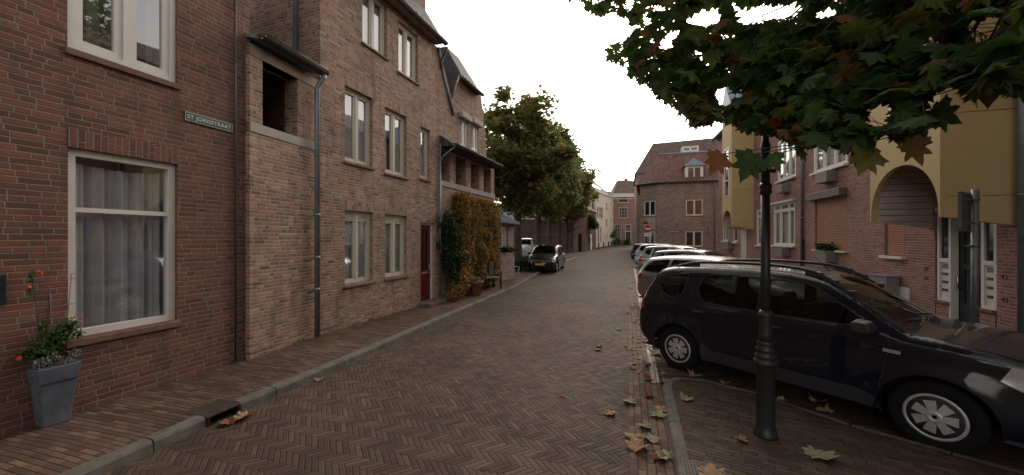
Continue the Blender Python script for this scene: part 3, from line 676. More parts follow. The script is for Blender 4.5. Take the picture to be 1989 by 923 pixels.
o = gutter(h3, g2x0, g2x1, -.20, eav, .08, 'gutter', 'balcony_gutter'); refit(o, f2, f3)
px_ = f2.s_(616, .09)
o = pipe(h3, [(px_ + .05, -.20, eav - .06), (px_ + .05, -.195, eav - .14), (px_ + .02, -.13, eav - .24), (px_, -.09, eav - .36), (px_, -.09, .03)], .047, clips=(.9, 2.3, 1.5)); refit(o, f2, f3)
o = pipe(h3, [(-.09, .55, 9), (-.09, .55, eav + .38)], .047, clips=()); 
# ---- third house on the left, with loggia
f4 = f3
h4r = Fac(f3.w(E3 + .004, 0).xy, f3.w(E3 + 5, 0).xy)
f4 = h4r
h4 = f4.root('brick_house', 'brown brick house with four bay loggia and slate mansard roof behind the golden hedge', 'house')
P = lambda x, y, d=0.0: f4.px(x, y, d)
E4 = f4.s_(960); eb = f4.z_(857, 268, .45)
ops = [(855.5, 874), (885, 905.5), (914.7, 931), (939.4, 953.4)]
lt, lb = f4.z_(857, 289), f4.z_(857, 350)
vs = [(0, 0), (E4, 0), (E4, eb - .02), P(946, 325), P(943, 260), P(934, 184), P(891, 148), P(877, 190), P(860, 122), (0.0, f4.z_(855, 104))]
gw = pr(f4, 867, 885, 429, 560)
uw = [pr(f4, 893.5, 908, 228, 283), pr(f4, 916, 929, 239, 290)]
hl = [hole(f4.s_(a_), f4.s_(b_), lb, lt) for a_, b_ in ops] + [hole(*gw)] + [hole(*q) for q in uw]
w4 = wall(h4, vs, hl, 'brick_brown', .42, back=True)
window(h4, *gw, cols=(.5,), mat='white', cur='curtain', lint='soldier_brown')
for q in uw:
    fo = window(h4, *q, cols=(.5,), mat='white', cur='pair', rec=.03, sill=None)
    mb = MB(); mb.box(q[0] - .1, q[1] + .1, -.16, .0, q[3] - .02, q[3] + .18); mb.build('shutter_box', M['concrete'], fo, bevel=.03)
MB().box(0.02, E4 + .02, -.03, .0, lb - .17, lb).build('sill_band', M['concrete'], h4)
MB().box(.02, E4, .72, 6, 0, lt + .3).build('rear_wall', M['brick_brown'], h4)
MB().box(E4 - .3, E4 - .002, .421, .72, 0, lt + .3).build('side_wall', M['brick_brown'], h4)
gx1 = f4.s_(975, .5)
mb = MB(); mb.add([(0, -.45, eb), (gx1, -.45, eb), (gx1, -.001, eb + .3), (0, -.001, eb + .3), (0, -.45, eb - .07), (gx1, -.45, eb - .07), (gx1, -.001, eb - .07), (0, -.001, eb - .07)], [(0, 1, 2, 3), (4, 7, 6, 5), (0, 4, 5, 1), (1, 5, 6, 2), (0, 3, 7, 4)]); mb.build('canopy_roof', M['tile_dark'], h4)
gutter(h4, 0.02, gx1, -.50, eb, .065)
pipe(h4, [(.12, -.50, eb - .06), (.10, -.3, eb - .2), (.06, -.10, eb - .35), (.03, -.06, eb - .5)], .03)
g4 = f4.z_(936, 184, .22)
g4a, g4b = f4.s_(894, .22), f4.s_(937, .22); gutter(h4, g4a, g4b, -.24, g4, .06)
q1, q2, q3 = P(877, 190), P(891, 148), P(899, 118)
tz = q2[1] + 1.35
mb = MB(); n1 = [(q1[0], .0, q1[1]), (q1[0] + .02, 6, q1[1]), (q2[0], .0, q2[1]), (q2[0], 6, q2[1]), (q2[0] + .45, .75, tz), (q2[0] + .45, 6, tz), (g4b - .02, .75, tz), (g4b - .02, 6, tz), (g4b, -.2, g4 + .02), (g4b, 6, g4 + .02), (q2[0], -.2, g4 + .02)]
mb.add(n1, [(0, 2, 3, 1), (2, 4, 5, 3), (4, 6, 7, 5), (10, 8, 6, 4), (8, 9, 7, 6), (2, 10, 4)]); mb.build('roof', M['tile_dark'], h4)
mb = MB(); e1 = P(860, 122); mb.add([(-.02, .42, f4.z_(855, 92)), (e1[0], .02, e1[1]), (q1[0], .02, q1[1]), (q1[0], 5, q1[1]), (-.02, 5, f4.z_(855, 60)), (q2[0], .02, q2[1])], [(0, 1, 2, 3), (0, 3, 4)]); mb.build('valley_roof', M['tile_dark'], h4)
mb = MB(); mb.tube([(q1[0], -.02, q1[1]), (q2[0], -.02, q2[1])], .03, 6); mb.build('verge_trim', M['zinc'], h4)
# ---- low annex past the hedge
f5 = Fac(f3.w(f3.s_(962), 0).xy, f3.w(f3.s_(998), 0).xy)
h5 = f5.root('annex', 'low brick annex with slate eaves and tall white window past the golden hedge', 'annex')
hw = pr(f5, 974, 987, 440, 486)
e5 = f5.z_(998, 432)
wall(h5, [(0, 0), (f5.L, 0), (f5.L, e5), (0, e5)], [hole(*hw)], 'brick_far'); window(h5, *hw, cols=(.5,), cur='curtain')
MB().box(0, f5.L - .005, .62, 4, 0, e5 - .02).build('rear_wall', M['brick_far'], h5)
mb = MB(); mb.add([(-.1, -.25, e5), (f5.L + .2, -.25, e5), (f5.L + .2, 2, e5 + 1.0), (-.1, 2, e5 + 1.0), (-.1, -.25, e5 - .1), (f5.L + .2, -.25, e5 - .1), (f5.L + .2, 4, e5 - .1), (-.1, 4, e5 - .1), (f5.L + .2, 4, e5), (-.1, 4, e5)], [(0, 1, 2, 3), (4, 7, 6, 5), (0, 4, 5, 1), (1, 5, 6, 8, 2), (2, 8, 9, 3), (0, 3, 9, 7, 4)]); mb.build('roof', M['slate'], h5)

# ---- garden wall with roofs and gate portal behind the trees
fg = Fac((.2, 45.6), (7.9, 47))
hg = fg.root('garden_wall', 'long brown brick garden wall with tiled coping behind the row of trees', 'wall')
zt_ = fg.z_(1080, 433)
MB().box(-6, fg.L, 0, .3, 0, zt_).build('masonry', M['brick_wall'], hg)
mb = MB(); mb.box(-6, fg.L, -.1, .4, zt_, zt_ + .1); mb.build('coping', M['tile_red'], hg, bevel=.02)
mb = MB(); ring(mb, 2.5, 5.6, 0, 2.3, .12, -.05, -.001); mb.build('garage_frame', M['gutter_wood'], hg); MB().box(2.62, 5.48, -.03, -.002, .1, 2.18).build('garage_door', M['brick_pier'], hg)
fr_ = Fac((-3, 54), (8, 54)); hr = fr_.root('outbuilding', 'low building with long grey slate roof behind the garden wall', 'building')
MB().box(0, 11, 0, 5, 0, 4.6).build('wall', M['brick_wall'], hr); mb = MB(); mb.prism([(0, 0)] * 0 or [(-.0, 0), (1, 0), (1, 1)], 0, 1) if False else None
mb = MB(); mb.add([(-.3, -.4, 4.5), (11.3, -.4, 4.5), (11.3, 3, 6.7), (-.3, 3, 6.7), (-.3, 6, 4.5), (11.3, 6, 4.5)], [(0, 1, 2, 3), (3, 2, 5, 4), (0, 3, 4), (1, 5, 2), (0, 4, 5, 1)]); mb.build('roof', M['slate'], hr)
fp = Fac((7.95, 46.6), (9.4, 47.2)); hp = fp.root('gate_portal', 'red brick gate portal with arched dark door at the end of the garden wall', 'gate')
zp = fp.z_(1120, 420); arc = [(.42, 0), (1.03, 0), (1.03, 2.05)] + [(.725 + .305 * math.cos(R(a_)), 2.05 + .33 * math.sin(R(a_))) for a_ in range(15, 180, 15)] + [(.42, 2.05)]
mb = MB(); mb.prism([(0, 0), (fp.L, 0), (fp.L, zp), (0, zp)], 0, .5, 0, [arc]); mb.build('wall', M['brick_end'], hp)
MB().box(.35, 1.1, .3, .34, 0, 2.5).build('door', M['door_dark'], hp)
# dark narrow house with climbing plant
fn = Fac((9.6, 48.2), (12.6, 55.5)); hn = fn.root('brick_house', 'narrow dark brick house with climbing plant left of the cream plastered house', 'house')
zn = 5.6; nw = [(1.4, 2.6, 3.2, 4.9), (4.6, 6.2, 3.3, 4.9), (4.4, 6.0, .9, 2.4)]
wall(hn, [(0, 0), (fn.L, 0), (fn.L, zn), (0, zn)], [hole(*q) for q in nw], 'brick_wall')
for q in nw: window(hn, *q, cols=(.5,), mat='white', pane='pane_dark')
MB().box(.001, fn.L, .62, 6, 0, zn - .02).build('rear_wall', M['brick_wall'], hn)
mb = MB(); mb.add([(-.2, -.2, zn), (fn.L + .2, -.2, zn), (fn.L + .2, 3, zn + 2.8), (-.2, 3, zn + 2.8), (-.2, 6, zn), (fn.L + .2, 6, zn)], [(0, 1, 2, 3), (3, 2, 5, 4), (0, 3, 4), (1, 5, 2), (0, 4, 5, 1)]); mb.build('roof', M['tile_brown'], hn)
MB().box(2.9, 4.0, -.06, -.001, .0, 2.3).build('door', M['white'], hn)
# cream plastered house
fc = Fac(D(1157, 480, 58.5).xy, D(1191, 480, 68).xy, .25); hc = fc.root('plastered_house', 'cream plastered house with skylights in its slate roof at the far bend', 'house')
zc = fc.z_(1157, 371)
cw = [pr(fc, 1157 + q0, 1157 + q1, t_, b_) for q0, q1, t_, b_ in [(3, 6, 402, 422), (7.5, 10.5, 402, 422), (11, 14, 403, 423), (4, 7, 441, 470), (9, 11.5, 441, 470), (20, 22.5, 394, 408), (20, 22.5, 425, 439), (28.5, 30, 392, 397), (28.5, 30, 424, 429)]]
cw = [(a_, b_, fc.z_(1157 + q, t2), fc.z_(1157 + q, t1)) for (a_, b_, _, _), (q, t1, t2) in zip(cw, [(3, 402, 422), (7.5, 402, 422), (11, 403, 423), (4, 441, 470), (9, 441, 470), (20, 394, 408), (20, 425, 439), (28.5, 392, 397), (28.5, 424, 429)])]
wall(hc, [(0, 0), (fc.L, 0), (fc.L, zc), (0, zc)], [hole(*q) for q in cw], 'white_wall')
for q in cw: window(hc, *q, cols=(), rows=(.5,), mat='cream', pane='pane_dark', fw=.05)
MB().box(.001, fc.L, .62, 8, 0, zc - .02).build('rear_wall', M['white_wall'], hc)
mb = MB(); mb.box(-.15, fc.L, -.2, .0, zc - .12, zc + .05); mb.build('cornice', M['white'], hc)
mb = MB(); mb.add([(-.2, -.1, zc + .06), (fc.L, -.1, zc + .06), (fc.L, 4, zc + 3.6), (-.2, 4, zc + 3.6), (-.2, 8, zc), (fc.L, 8, zc)], [(0, 1, 2, 3), (3, 2, 5, 4), (0, 3, 4), (1, 5, 2), (0, 4, 5, 1)]); rf = mb.build('roof', M['slate'], hc)
for sx_ in (1.6, 3.2, 4.8):
    mb = MB(); Mx = Matrix.Translation((sx_, 1.1, zc + 1.12)) @ Matrix.Rotation(math.atan2(3.54, 4.1), 4, 'X'); mb.box(-.45, .45, -.6, .6, 0, .08, M=Mx); mb.build('skylight', M['chrome'], rf)
MB().box(fc.L - .4, fc.L - .02, -.05, 2.5, zc, zc + 1.1).build('parapet', M['cream'], hc)
# end house with black door
fe = Fac(D(1191.5, 480, 68).xy, D(1237, 480, 67.5).xy, .5); he = fe.root('brick_house', 'pink brick house with black front door and multi pane windows closing the street', 'house')
ze = fe.z_(1192, 381)
E = [pr(fe, 1202, 1219, 403, 424), pr(fe, 1201.5, 1220, 381.5, 394), pr(fe, 1191.8, 1207, 436, 466)]
dd_ = pr(fe, 1214.5, 1226, 436, 478)
wall(he, [(0, 0), (fe.L, 0), (fe.L, ze), (0, ze)], [hole(*q) for q in E] + [hole(dd_[0], dd_[1], 0.02, dd_[3])], 'brick_end')
window(he, *E[0], cols=(), mat='white', pane='pane_dark', bars=(3, 3), rec=.05); window(he, *E[1], cols=(), mat='white', pane='blind' if 0 else 'pane_dark', cur='blind', rec=.05)
window(he, *(E[2][0] + .05, *E[2][1:]), cols=(), mat='white', pane='pane_dark', bars=(4, 4), rec=.05)
mb = MB(); ring(mb, dd_[0], dd_[1], 0, dd_[3], .1, .02, .1); mb.box(dd_[0] + .1, dd_[1] - .1, .02, .1, dd_[3] - 1.35, dd_[3] - 1.23)
cxx, czz = (dd_[0] + dd_[1]) / 2, dd_[3] - .68; hwid = (dd_[1] - dd_[0]) / 2 - .1
for k_ in (.45, .95):
    pts = [(cxx + hwid * k_ * .5, .05, czz), (cxx, .05, czz + .55 * k_), (cxx - hwid * k_ * .5, .05, czz), (cxx, .05, czz - .55 * k_), (cxx + hwid * k_ * .5, .05, czz)]; mb.tube(pts, .022, 5)
mb.box(dd_[0] + .1, cxx - hwid * .47, .03, .07, czz - .02, czz + .02); mb.box(cxx + hwid * .47, dd_[1] - .1, .03, .07, czz - .02, czz + .02)
fo = mb.build('door_frame', M['white'], he); MB().box(dd_[0] + .1, dd_[1] - .1, .09, .098, dd_[3] - 1.23, dd_[3] - .1).build('pane', M['pane_dark'], fo)
MB().box(dd_[0] + .1, dd_[1] - .1, .05, .09, .03, dd_[3] - 1.36).build('door', M['door_dark'], he)
mb = MB(); mb.box(-.1, fe.L + .1, -.35, 0, ze - .25, ze + .25); mb.box(-.15, fe.L + .15, -.42, 0, ze + .25, ze + .42); mb.box(-.08, fe.L, -.06, 0, ze - .6, ze - .45); mb.build('cornice', M['white'], he)
MB().box(.001, fe.L, .62, 8, 0, ze).build('rear_wall', M['brick_end'], he)
mb = MB(); t0_ = ze + .42; mb.add([(-.1, -.4, t0_), (fe.L + .1, -.4, t0_), (fe.L + .1, 8, t0_), (-.1, 8, t0_), (fe.L * .3, 2.6, t0_ + 2.9), (fe.L * .98, 2.6, t0_ + 2.7), (fe.L * .98, 5.5, t0_ + 2.7), (fe.L * .3, 5.5, t0_ + 2.9)], [(0, 1, 5, 4), (1, 2, 6, 5), (2, 3, 7, 6), (3, 0, 4, 7), (4, 5, 6, 7), (0, 3, 2, 1)]); rf = mb.build('roof', M['tile_brown'], he)
MB().box(fe.L * .62, fe.L * .62 + .6, 3.2, 3.8, t0_ + 1.8, t0_ + 3.3).build('chimney', M['brick_end'], rf)
pipe(he, [(fe.L - .15, -.12, ze - .3), (fe.L - .15, -.12, 1.2)], .12, 'white', 'downpipe')

# ---- corner house with red roof on the right, and the brown roofed block behind it
pL, pM, pR = D(1243, 0, 34.0).xy, D(1277, 0, 32.7).xy, D(1397, 0, 31.2).xy
fa = Fac(pM, pR); fb = Fac(pL, pM)
ha = fa.root('corner_house', 'brown brick corner house with red pantile roof and blue dormer beside the parked cars', 'house')
za = fa.z_(1390, 352); zb_ = za
AW = [pr(fa, 1332, 1365.5, 388, 419), pr(fa, 1331, 1365, 449, 479)]
wa_ = wall(ha, [(0, 0), (fa.L, 0), (fa.L, za), (0, za)], [hole(*q) for q in AW], 'brick_far')
window(ha, *AW[0], cols=(.5,), mat='white', pane='orange_blind', rec=.04); window(ha, *AW[1], cols=(.5,), mat='white', pane='pane_dark', cur='blind', rec=.04)
BW = [pr(fb, 1250.5, 1273, 391, 420), pr(fb, 1251.5, 1272, 450, 480)]
wb_ = wall(ha, [(0, 0), (fb.L, 0), (fb.L, za), (0, za)], [hole(*q) for q in BW], 'brick_far', name='corner_wall'); refit(wb_, fb, fa)
for q in BW: window(wb_, *q, cols=(.5,), mat='white', pane='pane_dark', rec=.04) 
MB().box(BW[0][0], BW[0][1], -.012, 0, BW[1][3] + .2, BW[0][2] - .12).build('panel', M['concrete'], wb_)
MB().box(.0, fa.L, .63, 9, 0, za - .02).build('rear_wall', M['brick_far'], ha)
fs_ = Fac((pL[0] + 3.1, pL[1] + 8.5), pL); o = MB().box(0, fs_.L, 0, .3, 0, za).build('street_wall', M['brick_far'], ha); refit(o, fs_, fa)
mb = MB(); 
P3 = lambda f, a, z, d: (fa.mat().inverted() @ f.w(a, z, d))
e0, e1_, e2 = P3(fb, -.25, za + .05, .3), P3(fb, fb.L, za + .05, .3), P3(fa, fa.L + .1, za + .05, .3)
zr_ = fa.z_(1393, 291) + .45
r0 = Vector((fa.s_(1281, -2.6), 2.6, zr_)); r1_ = Vector((fa.L + .1, 2.6, zr_)); bk = Vector((fa.L + .1, 9, za)); bl = P3(fs_, 0, za + .05, .3)
mb.add([e0, e1_, e2, r1_, r0, bk, bl, Vector((r0.x, 6.5, zr_)), Vector((r1_.x, 6.5, zr_))], [(0, 1, 4), (1, 2, 3, 4), (0, 4, 7, 6), (4, 3, 8, 7), (6, 7, 8, 5), (2, 5, 8, 3), (0, 6, 5, 2, 1)])
rf = mb.build('roof', M['tile_red'], ha)
mb = MB(); mb.tube([r0, r1_], .09, 6); mb.build('ridge', M['lead'], rf)
mb = MB(); mb.tube([e0, e1_, e2], .08, 8); mb.build('gutter', M['gutter'], ha)
dz0, dz1 = fa.z_(1332, 354, -.1), fa.z_(1332, 323, -.1); dx0, dx1 = fa.s_(1331, -.1), fa.s_(1366, -.1)
mb = MB(); mb.prism([(dx0, dz0), (dx1, dz0), (dx1, dz1), (dx0, dz1)], .1, 3, 0, [hole(dx0 + .17, dx1 - .17, dz0 + .15, dz1 - .1)]); dm = mb.build('dormer', M['white'], ha)
w_ = window(dm, dx0 + .17, dx1 - .17, dz0 + .15, dz1 - .1, cols=(.5,), mat='white', pane='orange_blind', rec=.13, sill=None) if False else None
mb = MB(); ring(mb, dx0 + .17, dx1 - .17, dz0 + .15, dz1 - .1, .06, .12, .16); mb.box((dx0 + dx1) / 2 - .05, (dx0 + dx1) / 2 + .05, .12, .16, dz0 + .2, dz1 - .15); mb.build('window_frame', M['white'], dm)
MB().box(dx0 + .2, dx1 - .2, .165, .2, dz0 + .18, dz1 - .12).build('pane', M['orange_blind'], dm)
mb = MB(); mxx = (dx0 + dx1) / 2; pk = dz1 + .75; mb.add([(dx0 - .18, -.1, dz1), (dx1 + .18, -.1, dz1), (mxx, .35, pk), (mxx, 3, pk), (dx0 - .18, 3, dz1), (dx1 + .18, 3, dz1)], [(0, 1, 2), (0, 2, 3, 4), (1, 5, 3, 2), (0, 4, 5, 1)]); mb.build('dormer_roof', M['lead'], dm)
pipe(ha, [(fa.L - .35, -.2, za - .02), (fa.L - .35, -.1, za - .4), (fa.L - .35, -.1, .2)], .05, 'zinc', 'downpipe')
bs = empty('street_sign', fa.w(*fa.px(1297, 448.5, .02), .02), fa.rz, 'small blue street name plate with white lettering on the red roofed corner house', 'street sign')
wS = fa.s_(1321) - fa.s_(1297); MB().box(0, wS, 0, .02, -.16, .0).build('plate', M['blue_sign'], bs)
mb = MB()
for i_, (q0, q1) in enumerate([(.06, .14), (.16, .2), (.24, .30), (.32, .42), (.44, .52), (.55, .6), (.62, .74), (.76, .84), (.87, .93)]): mb.box(wS * q0, wS * q1, -.002, 0, -.11, -.06 + .01 * (i_ % 2))
mb.build('lettering', M['letter'], bs)
fk = Fac(D(1236, 0, 45).xy, D(1420, 0, 42).xy); hk = fk.root('apartment_block', 'large block with brown tiled mansard roof rising behind the red roofed corner house', 'building')
zk = fk.z_(1236, 338); k1_, k2_ = fk.px(1268, 279, -3), fk.px(1420, 265, -3)
MB().box(0, fk.L, 0, 12, 0, zk).build('wall', M['brick_far'], hk)
mb = MB(); mb.add([(-.2, -.2, zk), (fk.L, -.2, zk), (fk.L, 3, k2_[1]), (k1_[0], 3, k1_[1]), (k1_[0], 9, k1_[1]), (fk.L, 9, k1_[1]), (-.2, 12, zk), (fk.L, 12, zk)], [(0, 1, 2, 3), (0, 3, 4, 6), (3, 2, 5, 4), (6, 4, 5, 7), (1, 7, 5, 2), (0, 6, 7, 1)]); mb.build('roof', M['tile_brown'], hk)
da, db = fk.px(1325, 296, 0), fk.px(1357, 283, 0); mb = MB(); mb.box(da[0], db[0], -.0, 3, da[1], db[1]); ring(mb, da[0], db[0], da[1], db[1], .15, -.05, -.001); mb.box((da[0] + db[0]) / 2 - .1, (da[0] + db[0]) / 2 + .1, -.05, -.001, da[1], db[1]); dm = mb.build('dormer', M['white'], hk); MB().box(da[0] + .2, db[0] - .2, -.03, -.002, da[1] + .2, db[1] - .2).build('pane', M['pane_dark'], dm)
# ------------------------------------------------------------------ long brick building with ochre oriels on the right
CR = 7.0
fr = Fac((.278 * 25.2 + CR, 25.2), (.278 * -12.0 + CR, -12.0))
hR = fr.root('brick_terrace', 'long pink brick housing block with ochre oriels and roller shutters along the right pavement', 'building')
zE = fr.z_(1397, 268)
X_ = lambda x: fr.s_(x)
RW = dict(shut=pr(fr, 1583, 1645, 389, 484), w2=pr(fr, 1503, 1544, 398, 476), w1=pr(fr, 1470, 1481, 408, 476), up1=pr(fr, 1581, 1646, 283, 338), up2=pr(fr, 1511, 1546, 283, 354), sm=pr(fr, 1718, 1757, 425, 496), f1=pr(fr, 1404.5, 1414, 424, 468), f2=pr(fr, 1425, 1433, 441, 470))
u1 = RW['up1']; RW['up1'] = (u1[0], u1[1], u1[2], u1[2] + 1.7); u2 = RW['up2']; RW['up2'] = (u2[0], u2[1], u2[2], u2[2] + 1.7)
RW['up3'] = (RW['f1'][0], RW['f1'][1], 5, 6)
del RW['up3']
d1 = (X_(1816), X_(1936), .05, fr.z_(1853, 428)); d1 = (d1[0], d1[1], .0, 2.55)
d0 = (X_(1440), X_(1450), .0, fr.z_(1445, 442)); 
wall(hR, [(0, 0), (fr.L, 0), (fr.L, zE), (0, zE)], [hole(*q) for q in RW.values()] + [hole(d1[0], d1[1], .02, d1[3]), hole(d0[0], d0[1], .02, d0[3])], 'brick_pink')
MB().box(.001, fr.L - .001, .62, 9, 0, zE - .03).build('rear_wall', M['brick_pink'], hR); MB().box(.001, .3, .301, .619, 0, zE - .03).build('side_wall', M['brick_pink'], hR)
def slats(root, q, y, mat, step=.065, name='roller_shutter'):
    mb = MB(); z = q[2] + .02
    while z < q[3] - .01: mb.box(q[0] + .04, q[1] - .04, y + .0, y + .018, z, z + step * .66); mb.box(q[0] + .04, q[1] - .04, y + .012, y + .02, z + step * .66, z + step, 1); z += step
    mb.box(q[0], q[0] + .04, y - .02, y + .03, q[2], q[3], 1); mb.box(q[1] - .04, q[1], y - .02, y + .03, q[2], q[3], 1)
    return mb.build(name, [M[mat], M['shutter_box']], root)
sh = slats(hR, RW['shut'], .03, 'shutter'); q = RW['shut']
MB().box(q[0] - .18, q[1] + .02, -.22, .0, q[3] - .03, q[3] + .22).build('shutter_box', M['shutter_box'], sh, bevel=.02)
MB().box(q[0] - .02, q[1] + .05, -.1, .03, q[2] - .06, q[2] - .003).build('sill', M['white'], sh)
sh = slats(hR, RW['sm'], .03, 'shutter', .055); q = RW['sm']
MB().box(q[0] - .05, q[1] + .05, -.1, .03, q[2] - .07, q[2] - .003).build('sill', M['white'], sh)
q = RW['w2']; fo = window(hR, *q, cols=(.33, .72), rows=(.82,), mat='white', cur='blind', rec=.0, fw=.06, sill=None); MB().box(q[0] - .06, q[1] + .05, -.12, .0, q[3] + .0, q[3] + .07).build('head', M['white'], fo); MB().box(q[0] - .06, q[1] + .05, -.12, .03, q[2] - .06, q[2]).build('sill', M['white'], fo)
q = RW['w1']; fo = window(hR, *q, cols=(), rows=(.8,), mat='white', cur='blind', rec=.0, sill=None); MB().box(q[0] - .05, q[1] + .05, -.1, .03, q[2] - .06, q[2]).build('sill', M['white'], fo)
for key in ('up1', 'up2'):
    q = RW[key]; fo = window(hR, *q, cols=(.33, .66), mat='white', cur='blind', rec=.0, fw=.07, sill=None); MB().box(q[0] - .06, q[1] + .06, -.12, .03, q[2] - .06, q[2]).build('sill', M['white'], fo)
for key in ('f1', 'f2'):
    q = RW[key]; fo = window(hR, *q, cols=(.5,) if key == 'f1' else (), mat='white', pane='pane_dark', rec=.0, sill=None); MB().box(q[0] - .06, q[1] + .06, -.12, .03, q[2] - .08, q[2]).build('sill', M['white'], fo)
# planter boxes hung under the windows
def wbox(x0, x1, y0, y1, lab, mat='grey_box', plant=False, d=.30):
    a = fr.px(x1, y1, d); sx0 = fr.s_(x0, d); z1 = fr.z_(x1, y0, d)
    p = fr.w(sx0, a[1], d); r_ = empty('window_box', p, fr.rz, lab, 'window box', 'grey boxes hung on the brick terrace')
    w_ = a[0] - sx0; h_ = z1 - a[1]
    mb = MB(); mb.prism([(0, 0), (w_, 0), (w_, h_), (0, h_)], 0, d - .01); mb.build('box', M[mat], r_, bevel=.012)
    return r_, w_, h_, d
wbox(1582, 1605, 331, 352, 'grey box under the right hand upper window beside the downpipe')
wbox(1505, 1518, 357, 373, 'grey box under the upper window just right of the lamp post')
wbox(1505, 1518, 482, 498, 'grey box below the white ground floor window with vertical bars')
pb = wbox(1581, 1604, 487, 510, 'grey planter with trailing green plant below the wide orange roller shutter')
wbox(1403, 1414, 470, 484, 'small grey box under the window of the far ochre oriel')
EL = fr.s_(1775)
p = fr.w(fr.s_(1690, .3), fr.z_(1700, 571, .3), .3); r_ = empty('meter_cabinet', p, fr.rz, 'grey utility cabinet against the brick wall below the small shutter', 'cabinet')
w_ = fr.s_(1721, .3) - fr.s_(1690, .3); mb = MB(); mb.box(0, w_, 0, .27, -.5, fr.z_(1700, 535, .3) - fr.z_(1700, 571, .3)); mb.build('cabinet_body', M['grey_box'], r_, bevel=.01); MB().box(-.02, w_ + .02, -.02, .28, fr.z_(1700, 535, .3) - fr.z_(1700, 571, .3), fr.z_(1700, 535, .3) - fr.z_(1700, 571, .3) + .03).build('lid', M['lead'], r_)
# downpipes
def dp(x, ytop, ybot, ymid=None):
    s0 = fr.s_(x, .07); zt1 = min(zE - .1, 9); zb1 = .1; zm = fr.z_(x, ymid, .07) if ymid else None
    pipe(hR, [(s0, -.07, zt1), (s0, -.07, zm or zb1)], .05, 'zinc', 'downpipe', (2.6, 4.6))
    if zm: mb = MB(); mb.tube([(s0, -.07, zm), (s0, -.07, zb1)], .06, 12); mb.build('downpipe_foot', M['iron'], hR)
dp(1558, 250, 480, 465); dp(1985, 0, 440, None)
# eaves
gutter(hR, -.2, fr.L, -.3, zE - .05, .08); MB().box(-.2, fr.L, -.3, .0, zE - .02, zE + .05).build('soffit', M['gutter_wood'], hR)
mb = MB(); mb.add([(-.2, -.35, zE + .05), (fr.L, -.35, zE + .05), (fr.L, 4.5, zE + 2.6), (-.2, 4.5, zE + 2.6), (-.2, 9, zE), (fr.L, 9, zE)], [(0, 1, 2, 3), (3, 2, 5, 4), (0, 3, 4), (1, 5, 2), (0, 4, 5, 1)]); mb.build('roof', M['tile_brown'], hR)
